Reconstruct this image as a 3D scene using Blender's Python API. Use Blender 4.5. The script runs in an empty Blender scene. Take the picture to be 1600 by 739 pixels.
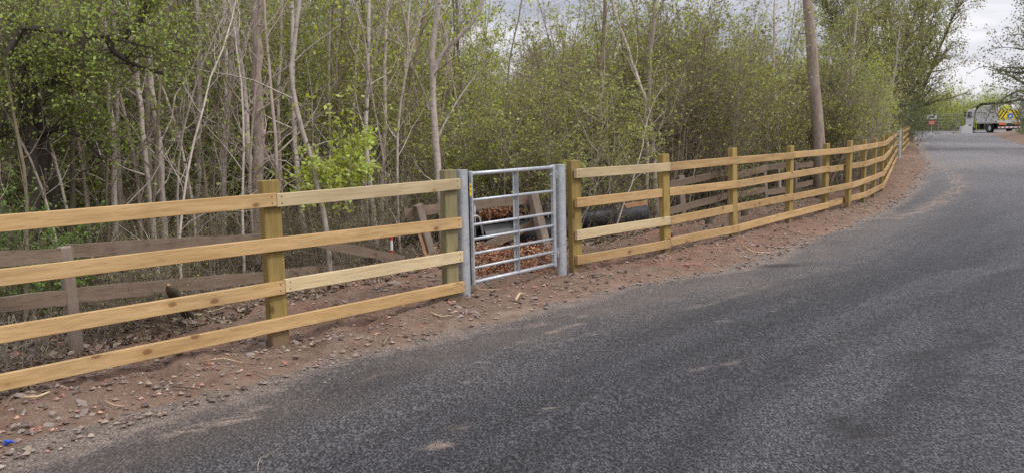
import bpy, math, random
import numpy as np
from mathutils import Matrix, Vector

random.seed(7)
C = bpy.context.scene.collection
SC = bpy.context.scene
R = math.radians

# ------------------------------------------------------------------ camera
F_PX, CAM_H = 1400.0, 1.6
_p, _r = R(6.75), R(-1.25)
FW = np.array([0, math.cos(_p), -math.sin(_p)])
_R0 = np.array([1.0, 0, 0]); _U0 = np.cross(_R0, FW)
RT = _R0 * math.cos(_r) + _U0 * math.sin(_r)
UP = -_R0 * math.sin(_r) + _U0 * math.cos(_r)
cam = bpy.data.cameras.new('camera'); cam.lens = 36 * F_PX / 1600; cam.sensor_width = 36
cam.clip_start = 0.05; cam.clip_end = 3000
camo = bpy.data.objects.new('camera', cam); C.objects.link(camo)
camo.matrix_world = Matrix(((RT[0], UP[0], -FW[0], 0), (RT[1], UP[1], -FW[1], 0), (RT[2], UP[2], -FW[2], CAM_H), (0, 0, 0, 1)))
SC.camera = camo

def ray(px, py):
    return FW + RT * (px - 800) / F_PX - UP * (py - 369.5) / F_PX
def gp(px, py, z=0.0):                       # where the sight line through a pixel meets the ground
    d = ray(px, py); s = (CAM_H - z) / -d[2]
    return np.array([d[0] * s, d[1] * s, z])
def at(px, py, dist):                        # a point at a horizontal distance
    d = ray(px, py); s = dist / math.hypot(d[0], d[1])
    return np.array([d[0] * s, d[1] * s, CAM_H + d[2] * s])
def pol(px, dist, z=0.0):                    # ground point on a pixel column at a horizontal distance
    py = 300.0
    for _ in range(8):
        p = at(px, py, dist); q = np.array([p[0], p[1], z - CAM_H]); py = 369.5 - F_PX * (q @ UP) / (q @ FW)
    p = at(px, py, dist); p[2] = z
    return p

# ------------------------------------------------------------------ noise
def vnoise(x, y, seed=0):
    xi = np.floor(x).astype(np.int64); yi = np.floor(y).astype(np.int64)
    fx = x - xi; fy = y - yi
    fx = fx * fx * (3 - 2 * fx); fy = fy * fy * (3 - 2 * fy)
    def h(a, b):
        n = (a * 374761393 + b * 668265263 + seed * 1442695041) & 0xffffffff
        n = ((n ^ (n >> 13)) * 1274126177) & 0xffffffff
        return ((n ^ (n >> 16)) & 0xffff) / 65535.0
    return (h(xi, yi) * (1 - fx) + h(xi + 1, yi) * fx) * (1 - fy) + (h(xi, yi + 1) * (1 - fx) + h(xi + 1, yi + 1) * fx) * fy
def fbm(x, y, o=4, seed=0):
    x = np.asarray(x, float); y = np.asarray(y, float)
    a, s, t = 1.0, 0.0, 0.0
    for k in range(o):
        s = s + a * (vnoise(x, y, seed + k * 17) - 0.5); t += a; a *= 0.5; x = x * 2.03 + 3.1; y = y * 2.03 + 7.7
    return s / t * 2

# ------------------------------------------------------------------ materials
def newmat(name):
    m = bpy.data.materials.new(name); m.use_nodes = True
    nt = m.node_tree; nt.nodes.clear()
    out = nt.nodes.new('ShaderNodeOutputMaterial')
    return m, nt, out
class N:
    """small helper to write node trees"""
    def __init__(s, nt): s.nt = nt
    def node(s, t, **k):
        n = s.nt.nodes.new(t)
        for a, b in k.items(): setattr(n, a, b)
        return n
    def link(s, a, b): s.nt.links.new(a, b)
    def set(s, sock, v):
        if hasattr(v, 'is_output'): s.link(v, sock)
        else:
            if sock.type == 'RGBA' and len(v) == 3: v = (*v, 1)
            sock.default_value = v
    def coord(s, kind='Object'): return s.node('ShaderNodeTexCoord').outputs[kind]
    def mapping(s, v, scale=(1, 1, 1), loc=(0, 0, 0)):
        n = s.node('ShaderNodeMapping'); s.set(n.inputs['Vector'], v); s.set(n.inputs['Scale'], scale); s.set(n.inputs['Location'], loc); return n.outputs[0]
    def noise(s, v, scale, detail=4, rough=0.55, w=None, out='Fac'):
        n = s.node('ShaderNodeTexNoise'); s.set(n.inputs['Vector'], v)
        if w is not None: n.noise_dimensions = '4D'; s.set(n.inputs['W'], w)
        n.inputs['Scale'].default_value = scale; n.inputs['Detail'].default_value = detail; n.inputs['Roughness'].default_value = rough
        return n.outputs[out]
    def voro(s, v, scale, feature='F1', out='Distance', rnd=1.0):
        n = s.node('ShaderNodeTexVoronoi', feature=feature); s.set(n.inputs['Vector'], v); n.inputs['Scale'].default_value = scale; n.inputs['Randomness'].default_value = rnd
        return n.outputs[out]
    def ramp(s, f, stops, interp='LINEAR'):
        n = s.node('ShaderNodeValToRGB'); s.set(n.inputs[0], f); cr = n.color_ramp; cr.interpolation = interp
        while len(cr.elements) < len(stops): cr.elements.new(0.5)
        for e, (p, c) in zip(cr.elements, stops):
            e.position = p; e.color = (c, c, c, 1) if isinstance(c, (int, float)) else (*c, 1)
        return n.outputs[0]
    def mix(s, f, a, b, blend='MIX'):
        n = s.node('ShaderNodeMix', data_type='RGBA', blend_type=blend)
        s.set(n.inputs['Factor'], f); s.set(n.inputs['A'] if False else n.inputs[6], a); s.set(n.inputs[7], b); return n.outputs[2]
    def math(s, op, a, b=0.0, clamp=False):
        n = s.node('ShaderNodeMath', operation=op, use_clamp=clamp); s.set(n.inputs[0], a); s.set(n.inputs[1], b); return n.outputs[0]
    def attr(s, name, out='Fac'): return s.node('ShaderNodeAttribute', attribute_name=name).outputs[out]
    def hsv(s, c, h=0.5, sat=1.0, v=1.0):
        n = s.node('ShaderNodeHueSaturation'); s.set(n.inputs['Color'], c); s.set(n.inputs['Hue'], h); s.set(n.inputs['Saturation'], sat); s.set(n.inputs['Value'], v); return n.outputs[0]
    def bump(s, h, strength=0.5, dist=0.01, normal=None):
        n = s.node('ShaderNodeBump'); n.inputs['Strength'].default_value = strength; n.inputs['Distance'].default_value = dist; s.set(n.inputs['Height'], h)
        if normal: s.link(normal, n.inputs['Normal'])
        return n.outputs[0]
    def bsdf(s, col, rough=0.8, metal=0.0, normal=None, spec=0.3):
        n = s.node('ShaderNodeBsdfPrincipled'); s.set(n.inputs['Base Color'], col); s.set(n.inputs['Roughness'], rough); s.set(n.inputs['Metallic'], metal); s.set(n.inputs['Specular IOR Level'], spec)
        if normal: s.link(normal, n.inputs['Normal'])
        return n.outputs[0]

def mat_wood(name, c1, c2, knot, axis='X', rough=0.75, grain=1.0, weather=None):
    m, nt, out = newmat(name); g = N(nt)
    rnd = g.node('ShaderNodeObjectInfo').outputs['Random']
    co = g.coord('Object')
    w = g.math('MULTIPLY', rnd, 60.0)
    st = {'X': (0.7, 9, 9), 'Z': (9, 9, 0.7)}[axis]
    gv = g.mapping(co, st)
    n1 = g.noise(gv, 2.2, 4, 0.5, w)
    warp = g.node('ShaderNodeVectorMath', operation='ADD'); g.set(warp.inputs[0], gv); g.set(warp.inputs[1], g.mix(0.65, g.noise(co, 3, 2, 0.5, w, 'Color'), (0.5, 0.5, 0.5)))
    n2 = g.noise(warp.outputs[0], 9.0, 3, 0.6, w)
    col = g.mix(g.ramp(n1, [(0.3, 0.0), (0.7, 1.0)]), c1, c2)
    col = g.mix(g.math('MULTIPLY', g.ramp(n2, [(0.35, 1.0), (0.55, 0.0)]), 0.62 * grain), col, g.mix(0.5, col, knot))
    # knots
    ks = {'X': (3.6, 6.5, 6.5), 'Z': (6.5, 6.5, 3.0)}[axis]
    off = g.node('ShaderNodeVectorMath', operation='ADD'); g.set(off.inputs[0], g.mapping(co, ks))
    cmb = g.node('ShaderNodeCombineXYZ')
    for i in range(3): g.set(cmb.inputs[i], g.math('MULTIPLY', rnd, (37.0, 51.0, 23.0)[i]))
    g.link(cmb.outputs[0], off.inputs[1])
    kd = g.voro(off.outputs[0], 1.0)
    kmask = g.ramp(kd, [(0.09, 1.0), (0.15, 0.0)])
    halo = g.ramp(kd, [(0.10, 1.0), (0.36, 0.0)])
    col = g.mix(g.math('MULTIPLY', halo, 0.35), col, g.mix(0.5, c2, knot))
    col = g.mix(g.math('MULTIPLY', kmask, 0.8), col, knot)
    # board-to-board tone, big soft stains
    big = g.noise(co, 1.3, 3, 0.6, w)
    col = g.hsv(col, 0.5, g.math('ADD', 0.92, g.math('MULTIPLY', big, 0.16)), g.math('ADD', g.math('ADD', 0.62, g.math('MULTIPLY', rnd, 0.26)), g.math('MULTIPLY', big, 0.46)))
    if weather:
        wm = g.ramp(g.noise(co, 6, 5, 0.7, w), [(0.4, 0.0), (0.65, 1.0)])
        col = g.mix(g.math('MULTIPLY', wm, 0.7), col, weather)
    if axis == 'Z':                                                # dried mud splashed up from the ground
        sz = nt.nodes.new('ShaderNodeSeparateXYZ'); nt.links.new(co, sz.inputs[0])
        mud = g.ramp(g.math('ADD', sz.outputs[2], g.math('MULTIPLY', g.math('SUBTRACT', g.noise(co, 14, 4, 0.7, w), 0.5), 0.55)), [(0.03, 0.85), (0.20, 0.0)])
        col = g.mix(mud, col, (0.17, 0.115, 0.085))
    nb = g.bump(g.math('ADD', n2, g.math('MULTIPLY', g.noise(co, 180, 2), 0.3)), 0.35, 0.004)
    g.link(g.bsdf(col, rough, 0, nb, 0.25), out.inputs[0])
    return m

def mat_plain(name, c1, c2=None, rough=0.7, metal=0.0, scale=8.0, bump=0.2, spec=0.3, dist=0.01):
    m, nt, out = newmat(name); g = N(nt)
    co = g.coord('Object')
    n = g.noise(co, scale, 5, 0.65)
    col = g.mix(g.ramp(n, [(0.3, 0.0), (0.7, 1.0)]), c1, c2 or c1)
    fine = g.noise(co, scale * 6, 3, 0.6)
    g.link(g.bsdf(col, rough, metal, g.bump(fine, bump, dist), spec), out.inputs[0])
    return m

def mat_galv(name, base=(0.56, 0.58, 0.60)):
    m, nt, out = newmat(name); g = N(nt)
    co = g.coord('Object')
    v = g.voro(co, 55, out='Color')
    sp = g.math('MULTIPLY', g.node('ShaderNodeSeparateColor').outputs[0], 1.0)
    sepn = nt.nodes.new('ShaderNodeSeparateColor'); nt.links.new(v, sepn.inputs[0])
    cloud = g.noise(co, 7, 4, 0.6)
    col = g.mix(g.math('MULTIPLY', sepn.outputs[0], 0.55), base, tuple(c * 0.62 for c in base))
    col = g.mix(g.ramp(cloud, [(0.45, 0.0), (0.75, 0.6)]), col, (0.66, 0.66, 0.64))
    rough = g.math('ADD', 0.42, g.math('MULTIPLY', sepn.outputs[1], 0.16))
    g.link(g.bsdf(col, rough, 0.55, g.bump(cloud, 0.1, 0.003), 0.4), out.inputs[0])
    return m

def mat_leaf(name, base, var=0.5, trans=0.4):
    """leaf colour from the object's own colour, varied leaf by leaf"""
    m, nt, out = newmat(name); g = N(nt)
    oi = g.node('ShaderNodeObjectInfo')
    rp = g.node('ShaderNodeNewGeometry').outputs['Random Per Island']
    col = g.mix(1.0, base, oi.outputs['Color'], 'MULTIPLY')
    hue = g.math('ADD', 0.47, g.math('MULTIPLY', rp, 0.05))
    val = g.math('ADD', 1 - var * 0.5, g.math('MULTIPLY', rp, var))
    rnd2 = g.math('FRACT', g.math('MULTIPLY', rp, 17.3))
    sat = g.math('ADD', 0.8, g.math('MULTIPLY', rnd2, 0.25))
    col = g.hsv(col, hue, sat, val)
    d = g.node('ShaderNodeBsdfDiffuse'); g.link(col, d.inputs[0])
    t = g.node('ShaderNodeBsdfTranslucent'); g.link(g.hsv(col, 0.485, 1.1, 1.25), t.inputs[0])
    mx = g.node('ShaderNodeMixShader'); mx.inputs[0].default_value = trans
    g.link(d.outputs[0], mx.inputs[1]); g.link(t.outputs[0], mx.inputs[2])
    gl = g.node('ShaderNodeBsdfGlossy'); gl.inputs['Roughness'].default_value = 0.45; gl.inputs[0].default_value = (0.8, 0.85, 0.8, 1)
    mx2 = g.node('ShaderNodeMixShader'); mx2.inputs[0].default_value = 0.04
    g.link(mx.outputs[0], mx2.inputs[1]); g.link(gl.outputs[0], mx2.inputs[2])
    g.link(mx2.outputs[0], out.inputs[0])
    return m

def mat_bark(name, c1, c2, dark, bands=0.0, moss=0.0):
    m, nt, out = newmat(name); g = N(nt)
    co = g.coord('Object')
    rnd = g.node('ShaderNodeObjectInfo').outputs['Random']
    w = g.math('MULTIPLY', rnd, 40.0)
    n = g.noise(g.mapping(co, (1, 1, 0.35)), 9, 5, 0.65, w)
    col = g.mix(g.ramp(n, [(0.32, 0.0), (0.68, 1.0)]), c1, c2)
    fl = g.noise(g.mapping(co, (14, 14, 3.0)), 3, 4, 0.7, w)
    col = g.mix(g.ramp(fl, [(0.3, 0.75), (0.5, 0.0)]), col, dark)
    if bands:
        b = g.noise(g.mapping(co, (3, 3, 26)), 1.4, 3, 0.6, w)
        col = g.mix(g.math('MULTIPLY', g.ramp(b, [(0.56, 0.0), (0.66, 1.0)]), bands), col, dark)
    if moss:
        col = g.mix(g.math('MULTIPLY', g.ramp(g.noise(co, 2.5, 4, 0.6, w), [(0.5, 0.0), (0.7, 1.0)]), moss), col, (0.12, 0.13, 0.05))
    col = g.hsv(col, 0.5, 1.0, g.math('ADD', 0.8, g.math('MULTIPLY', rnd, 0.4)))
    g.link(g.bsdf(col, 0.9, 0, g.bump(fl, 0.5, 0.01), 0.15), out.inputs[0])
    return m

M = {}
M['rail'] = mat_wood('sawn_rail_wood', (0.55, 0.375, 0.185), (0.40, 0.255, 0.11), (0.17, 0.085, 0.035), 'X')
M['rail_pale'] = mat_wood('pale_rail_wood', (0.62, 0.50, 0.31), (0.50, 0.39, 0.22), (0.26, 0.16, 0.07), 'X')
M['post'] = mat_wood('treated_post_wood', (0.36, 0.26, 0.09), (0.25, 0.18, 0.055), (0.10, 0.06, 0.02), 'Z')
M['post_grey'] = mat_wood('greenish_post_wood', (0.33, 0.28, 0.15), (0.22, 0.19, 0.10), (0.09, 0.07, 0.03), 'Z')
M['old_x'] = mat_wood('weathered_rail_wood', (0.26, 0.19, 0.14), (0.17, 0.125, 0.09), (0.075, 0.055, 0.042), 'X', 0.9, 1.4, (0.235, 0.18, 0.13))
M['old_z'] = mat_wood('weathered_post_wood', (0.26, 0.195, 0.15), (0.18, 0.135, 0.105), (0.08, 0.06, 0.048), 'Z', 0.9, 1.4, (0.28, 0.235, 0.195))
M['fresh_break'] = mat_plain('split_wood', (0.48, 0.27, 0.15), (0.30, 0.16, 0.09), 0.8, scale=14)
M['galv'] = mat_galv('galvanised_steel', (0.50, 0.525, 0.55))
M['galv_dark'] = mat_galv('galvanised_steel_dark', (0.22, 0.23, 0.24))
M['nail'] = mat_plain('nail_steel', (0.12, 0.11, 0.10), rough=0.5, metal=0.6)
M['yellow'] = mat_plain('yellow_plastic', (0.75, 0.48, 0.02), (0.70, 0.44, 0.02), 0.5)
M['black'] = mat_plain('black_print', (0.02, 0.02, 0.02), rough=0.6)
M['blackpipe'] = mat_plain('black_polythene', (0.022, 0.024, 0.028), (0.045, 0.045, 0.05), 0.45, scale=5, spec=0.4)
M['red'] = mat_plain('red_paint', (0.50, 0.045, 0.04), (0.42, 0.04, 0.035), 0.5)
M['white'] = mat_plain('white_paint', (0.70, 0.70, 0.68), (0.60, 0.60, 0.58), 0.5)
M['blue'] = mat_plain('blue_sheet', (0.03, 0.14, 0.62), (0.03, 0.10, 0.5), 0.4)
M['leaf'] = mat_leaf('spring_leaf', (1, 1, 1), 0.9, 0.45)
M['bark_birch'] = mat_bark('silvery_birch_bark', (0.62, 0.54, 0.475), (0.46, 0.39, 0.335), (0.15, 0.12, 0.10), 0.5)
M['bark_grey'] = mat_bark('grey_pink_bark', (0.50, 0.41, 0.35), (0.36, 0.285, 0.24), (0.15, 0.115, 0.095), 0.25)
M['bark_white'] = mat_bark('white_birch_bark', (0.68, 0.61, 0.54), (0.52, 0.45, 0.39), (0.08, 0.07, 0.06), 0.9)
M['bark_brown'] = mat_bark('brown_grey_bark', (0.26, 0.21, 0.15), (0.18, 0.145, 0.105), (0.075, 0.06, 0.045), 0.0, 0.4)
M['bark_dark'] = mat_bark('dark_mossy_bark', (0.16, 0.13, 0.10), (0.10, 0.08, 0.06), (0.04, 0.03, 0.025), 0.0, 0.5)
M['twig'] = mat_bark('grey_twig', (0.33, 0.27, 0.205), (0.23, 0.185, 0.14), (0.11, 0.087, 0.065))
M['twig_dark'] = mat_bark('dark_twig', (0.20, 0.165, 0.115), (0.14, 0.115, 0.08), (0.07, 0.058, 0.044))
M['bark_hawthorn'] = mat_bark('hawthorn_bark', (0.075, 0.06, 0.05), (0.045, 0.037, 0.03), (0.02, 0.016, 0.013), 0.0, 0.3)
M['pole'] = mat_bark('telegraph_pole_wood', (0.31, 0.25, 0.20), (0.20, 0.16, 0.13), (0.07, 0.055, 0.045))
M['brick'] = mat_plain('brick_rubble', (0.42, 0.19, 0.14), (0.30, 0.18, 0.145), 0.95, scale=14, bump=0.5, spec=0.1)
M['stone'] = mat_plain('grey_stone', (0.36, 0.30, 0.26), (0.24, 0.195, 0.17), 0.95, scale=12, bump=0.5, spec=0.1)
M['clod'] = mat_plain('soil_clod', (0.22, 0.165, 0.135), (0.27, 0.19, 0.15), 0.98, scale=16, bump=0.6, spec=0.05)
M['chip'] = mat_leaf('wood_chip', (1, 1, 1), 0.9, 0.05)
M['crumb'] = mat_leaf('loose_crumb', (1, 1, 1), 1.1, 0.0)
M['grass'] = mat_leaf('grass_blade', (1, 1, 1), 0.8, 0.6)
M['darkgreen'] = mat_plain('dark_green_steel', (0.012, 0.030, 0.028), (0.018, 0.04, 0.036), 0.6)
M['palegrey'] = mat_plain('pale_grey_steel', (0.50, 0.50, 0.48), (0.42, 0.42, 0.40), 0.6)

# ------------------------------------------------------------------ mesh helpers
def mesh_from(name, V, faces_list, mats, fmats=None, smooth=False):
    """V (n,3); faces_list: arrays (m,k) of vertex indices; fmats: one material index (or array) per array"""
    me = bpy.data.meshes.new(name)
    V = np.asarray(V, np.float32)
    fl = [np.asarray(f, np.int32) for f in faces_list if len(f)]
    if fmats is None: fmats = [0] * len(fl)
    else: fmats = [fm for f, fm in zip(faces_list, fmats) if len(f)]
    loops = np.concatenate([f.ravel() for f in fl])
    tot = np.concatenate([np.full(len(f), f.shape[1], np.int32) for f in fl])
    st = np.concatenate([[0], np.cumsum(tot)[:-1]]).astype(np.int32)
    me.vertices.add(len(V)); me.vertices.foreach_set('co', V.ravel())
    me.loops.add(len(loops)); me.loops.foreach_set('vertex_index', loops)
    me.polygons.add(len(tot)); me.polygons.foreach_set('loop_start', st)
    mi = np.concatenate([np.full(len(f), fm, np.int32) if np.isscalar(fm) else np.asarray(fm, np.int32) for f, fm in zip(fl, fmats)])
    me.polygons.foreach_set('material_index', mi)
    sm = np.zeros(len(tot), bool) if smooth is False else np.ones(len(tot), bool) if smooth is True else np.isin(mi, smooth)
    me.polygons.foreach_set('use_smooth', sm)
    me.update(calc_edges=True); me.validate()
    for m in (mats if isinstance(mats, (list, tuple)) else [mats]): me.materials.append(M[m] if isinstance(m, str) else m)
    return me

class MB:
    """collects shapes for one mesh"""
    def __init__(s): s.v = []; s.f = {}; s.n = 0
    def _add(s, V, F, mi=0):
        V = np.asarray(V, float)
        F = np.asarray(F, int) + s.n
        s.v.append(V); s.n += len(V)
        s.f.setdefault((F.shape[1], mi), []).append(F)
    def box(s, c, size, mi=0, rot=None, bev=0.0):
        hx, hy, hz = [a / 2 for a in size]
        b = min(bev, hx * .9, hy * .9, hz * .9)
        if b <= 0:
            V = np.array([(x, y, z) for x in (-hx, hx) for y in (-hy, hy) for z in (-hz, hz)])
            F = [(0, 1, 3, 2), (4, 6, 7, 5), (0, 4, 5, 1), (2, 3, 7, 6), (0, 2, 6, 4), (1, 5, 7, 3)]
            if rot is not None: V = V @ np.array(rot).T
            s._add(V + np.array(c), F, mi); return s
        # chamfered box: 24 vertices
        V = []; idx = {}
        for sx in (-1, 1):
            for sy in (-1, 1):
                for sz in (-1, 1):
                    for ax in range(3):
                        p = [sx * (hx - b), sy * (hy - b), sz * (hz - b)]
                        p[ax] = (sx, sy, sz)[ax] * (hx, hy, hz)[ax]
                        idx[(sx, sy, sz, ax)] = len(V); V.append(p)
        Q = []; T = []
        for ax in range(3):
            o = [a for a in range(3) if a != ax]
            for sg in (-1, 1):
                q = []
                for a, bb in ((-1, -1), (1, -1), (1, 1), (-1, 1)):
                    k = [0, 0, 0]; k[ax] = sg; k[o[0]] = a; k[o[1]] = bb; q.append(idx[(*k, ax)])
                Q.append(q)
        for ax in range(3):
            o = [a for a in range(3) if a != ax]
            for a in (-1, 1):
                for bb in (-1, 1):
                    k1 = [0, 0, 0]; k1[o[0]] = a; k1[o[1]] = bb; k2 = list(k1); k1[ax] = -1; k2[ax] = 1
                    Q.append([idx[(*k1, o[0])], idx[(*k2, o[0])], idx[(*k2, o[1])], idx[(*k1, o[1])]])
        for sx in (-1, 1):
            for sy in (-1, 1):
                for sz in (-1, 1): T.append([idx[(sx, sy, sz, a)] for a in range(3)])
        V = np.array(V)
        if rot is not None: V = V @ np.array(rot).T
        n0 = s.n
        s._add(V + np.array(c), Q, mi)
        s.f.setdefault((3, mi), []).append(np.array(T) + n0)
        return s
    def tube(s, P, r, sides=6, mi=0, cap=False):
        P = np.asarray(P, float); n = len(P)
        r = np.full(n, r, float) if np.isscalar(r) else np.asarray(r, float)
        t = np.gradient(P, axis=0); t /= np.linalg.norm(t, axis=1)[:, None] + 1e-9
        ref = np.array([0.31, 0.95, 0.05]) if abs(t[0][1]) < 0.9 else np.array([1.0, 0.1, 0])
        a = np.cross(t, ref); a /= np.linalg.norm(a, axis=1)[:, None] + 1e-9
        b = np.cross(t, a)
        th = np.arange(sides) * 2 * math.pi / sides
        V = P[:, None] + r[:, None, None] * (a[:, None] * np.cos(th)[None, :, None] + b[:, None] * np.sin(th)[None, :, None])
        i = np.arange(n - 1)[:, None] * sides; j = np.arange(sides)[None]; k = (j + 1) % sides
        Fq = np.stack([i + j, i + k, i + sides + k, i + sides + j], -1).reshape(-1, 4)
        n0 = s.n
        s._add(V.reshape(-1, 3), Fq, mi)
        if cap:
            s.f.setdefault((sides, mi), []).append(np.array([np.arange(sides)[::-1] + n0, np.arange(sides) + n0 + (n - 1) * sides]))
        return s
    def poly(s, pts, mi=0):
        s._add(pts, [list(range(len(pts)))], mi); return s
    def prism(s, pts, d, mi=0):
        """polygon pts (3-D, planar) pushed along vector d"""
        P = np.asarray(pts, float); n = len(P); d = np.asarray(d, float)
        n0 = s.n
        i = np.arange(n); k = (i + 1) % n
        s._add(np.vstack([P, P + d]), np.stack([i, k, k + n, i + n], -1), mi)
        s.f.setdefault((n, mi), []).append(np.array([i[::-1] + n0, i + n + n0])); return s
    def leaves(s, P, size, rng, mi=1, aspect=0.62, flat=0.35):
        P = np.asarray(P, float); n = len(P)
        if not n: return s
        u = rng.normal(size=(n, 3)); u[:, 2] -= 0.35; u /= np.linalg.norm(u, axis=1)[:, None]
        w = rng.normal(size=(n, 3)); w[:, 2] += flat; w -= (w * u).sum(1)[:, None] * u; w /= np.linalg.norm(w, axis=1)[:, None] + 1e-9
        sd = np.cross(u, w)
        L = size * rng.uniform(0.6, 1.35, n)[:, None]; W = L * aspect * 0.5
        V = np.stack([P, P + u * L * 0.45 + sd * W + w * L * .06, P + u * L, P + u * L * 0.45 - sd * W + w * L * .06], 1)
        F = np.arange(n * 4).reshape(-1, 4)
        s._add(V.reshape(-1, 3), F, mi); return s
    def mesh(s, name, mats, smooth=False):
        keys = list(s.f)
        return mesh_from(name, np.concatenate(s.v), [np.concatenate(s.f[k]) for k in keys], mats, [k[1] for k in keys], smooth)

def obj(name, me, parent=None, loc=(0, 0, 0), rot=None):
    o = bpy.data.objects.new(name, me); C.objects.link(o)
    o.location = Vector([float(a) for a in loc])
    if rot is not None: o.rotation_euler = rot
    if parent is not None: o.parent = parent
    return o
def tag(o, label=None, cat=None, group=None, kind=None):
    if label: o['label'] = label
    if cat: o['category'] = cat
    if group: o['group'] = group
    if kind: o['kind'] = kind
    return o
def thing(name, label, cat, loc=(0, 0, 0), group=None, rot=None):
    o = bpy.data.objects.new(name, None); C.objects.link(o)
    o.empty_display_size = 0.1
    o.location = Vector([float(a) for a in loc])
    if rot is not None: o.rotation_euler = rot
    return tag(o, label, cat, group)
def structure(o): o['kind'] = 'structure'; return o
def clone(root, loc, rot=None, scale=None, label=None, group=None, color=None):
    r = root.copy(); C.objects.link(r)
    r.location = Vector([float(a) for a in loc])
    if rot is not None: r.rotation_euler = rot
    if scale is not None: r.scale = scale if hasattr(scale, '__len__') else (scale,) * 3
    if label: r['label'] = label
    if group: r['group'] = group
    if color: r.color = (*color, 1)
    for ch in list(root.children):
        c = ch.copy(); C.objects.link(c); c.parent = r
        if color: c.color = (*color, 1)
    return r

# ------------------------------------------------------------------ terrain
EDGE_PX = [(-700, 1250), (-200, 800), (0, 733), (60, 716), (200, 668), (330, 634), (400, 612), (500, 577), (640, 543), (700, 523), (830, 489), (1000, 447), (1150, 424), (1260, 386), (1330, 357), (1385, 332), (1430, 300), (1457, 265), (1452, 245), (1441, 232), (1433, 220), (1428, 214)]
EDGE = np.array([gp(*e)[:2] for e in EDGE_PX])
EDGE = np.vstack([[-9, -10], EDGE[EDGE[:, 1] > 1.2], ])
_o = np.argsort(EDGE[:, 1]); EDGE = np.vstack([EDGE[_o], [52.0, 116.0]])
def xl(y): return np.interp(y, EDGE[:, 1], EDGE[:, 0])
def zbase(x, y):
    d = np.hypot(x, y)
    t = np.clip((d - 45) / 60, 0, 1)
    return 0.27 * t * t * (3 - 2 * t)
DL_PX = np.array([-400, -150, 0, 400, 680, 855, 1060, 1276, 1345, 1385, 1410, 1430]); DL_D = np.array([5.0, 5.9, 6.5, 8.6, 10.3, 11.4, 14.3, 20.5, 29, 42, 62, 95])
def dline(px): return np.interp(px, DL_PX, DL_D)
def px_of(x, y):
    # pixel column of a ground point
    q = np.stack([x, y, np.full_like(x, -CAM_H)], -1)
    dep = np.maximum(q @ FW, 0.3)
    return 800 + F_PX * (q @ RT) / dep
def road_right(y):
    y = np.asarray(y, float)
    return np.where(y < 20, xl(y) + 8.2, np.interp(y, [20, 40, 55, 73, 90, 106, 130], [xl(20.0) + 8.2, 26.3, 31.7, 40.5, 49.4, 57, 69]))
def soil_z(x, y):
    x = np.asarray(x, float); y = np.asarray(y, float)
    d = xl(y) - x                                   # >0 on the verge side
    dn = d * 0.72 + 0.24 * fbm(x * 1.3, y * 1.3, 3, 5) + 0.13 * fbm(x * 5.5, y * 5.5, 3, 9)
    t = np.clip((dn + 0.12) / 0.34, 0, 1); t = t * t * (3 - 2 * t)
    dr = x - road_right(y)
    tr = np.clip((dr + 0.1) / 0.5, 0, 1)
    off = np.maximum(t, tr)
    cross = np.clip((y - 86) / 3, 0, 1) * np.clip((128 - y) / 3, 0, 1)     # the cross road at the crest
    off = off * (1 - cross)
    far = np.clip(1 - np.hypot(x, y) / 40, 0.15, 1)
    bumps = (0.07 * fbm(x * 0.9, y * 0.9, 4, 1) + 0.085 * fbm(x * 3.2, y * 3.2, 4, 2) + 0.06 * fbm(x * 9, y * 9, 3, 3)) * far
    rise = 0.05 * np.clip(d / 1.2, 0, 1) + 0.10 * np.clip((d - 2.5) / 3.0, 0, 1)
    bank = 0.6 * np.clip(dr / 2.5, 0, 1)
    return zbase(x, y) - 0.06 + off * (0.062 + bumps * np.clip(np.maximum(d, dr) / 0.8, 0.2, 1) + rise * (d > 0) + bank * (dr > 0))

def gz(x, y): return float(soil_z(np.array([x]), np.array([y]))[0])

def axis(lo, hi, step, out_lo, out_hi, grow=1.13):
    a = list(np.arange(lo, hi, step))
    s = step; v = a[-1]
    while v < out_hi: s *= grow; v += s; a.append(v)
    s = step; v = a[0]; pre = []
    while v > out_lo: s *= grow; v -= s; pre.append(v)
    return np.array(pre[::-1] + a)
gx = axis(-4.5, 8.5, 0.05, -600, 700); gy = axis(3.2, 15.5, 0.05, -40, 1500, 1.06)
X, Y = np.meshgrid(gx, gy)
Z = soil_z(X.ravel(), Y.ravel())
nx, ny = len(gx), len(gy)
ii = (np.arange(ny - 1)[:, None] * nx + np.arange(nx - 1)[None]).ravel()
GF = np.stack([ii, ii + 1, ii + nx + 1, ii + nx], -1)

m, nt, out = newmat('verge_soil'); g = N(nt)
co = g.coord('Object')
n1 = g.noise(co, 1.1, 5, 0.6); n2 = g.noise(co, 5.5, 5, 0.65); n3 = g.noise(co, 34, 4, 0.7); n4 = g.noise(co, 90, 4, 0.75)
brown = g.mix(g.ramp(n2, [(0.35, 0.0), (0.65, 1.0)]), (0.165, 0.112, 0.080), (0.235, 0.170, 0.124))
redn = g.mix(g.ramp(n3, [(0.35, 0.0), (0.65, 1.0)]), (0.190, 0.105, 0.072), (0.275, 0.172, 0.124))
col = g.mix(g.math('MULTIPLY', g.ramp(n1, [(0.40, 0.0), (0.60, 1.0)]), g.attr('redness')), brown, redn)
col = g.mix(g.ramp(n3, [(0.55, 0.0), (0.75, 0.6)]), col, (0.27, 0.225, 0.185))
col = g.mix(g.ramp(n3, [(0.28, 0.75), (0.44, 0.0)]), col, (0.070, 0.052, 0.044))
col = g.mix(g.math('MULTIPLY', g.attr('dust'), g.ramp(n2, [(0.4, 0.0), (0.7, 0.8)])), col, (0.33, 0.25, 0.195))
litter = g.mix(g.ramp(n3, [(0.35, 0.0), (0.7, 1.0)]), (0.055, 0.045, 0.032), (0.17, 0.135, 0.095))
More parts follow.
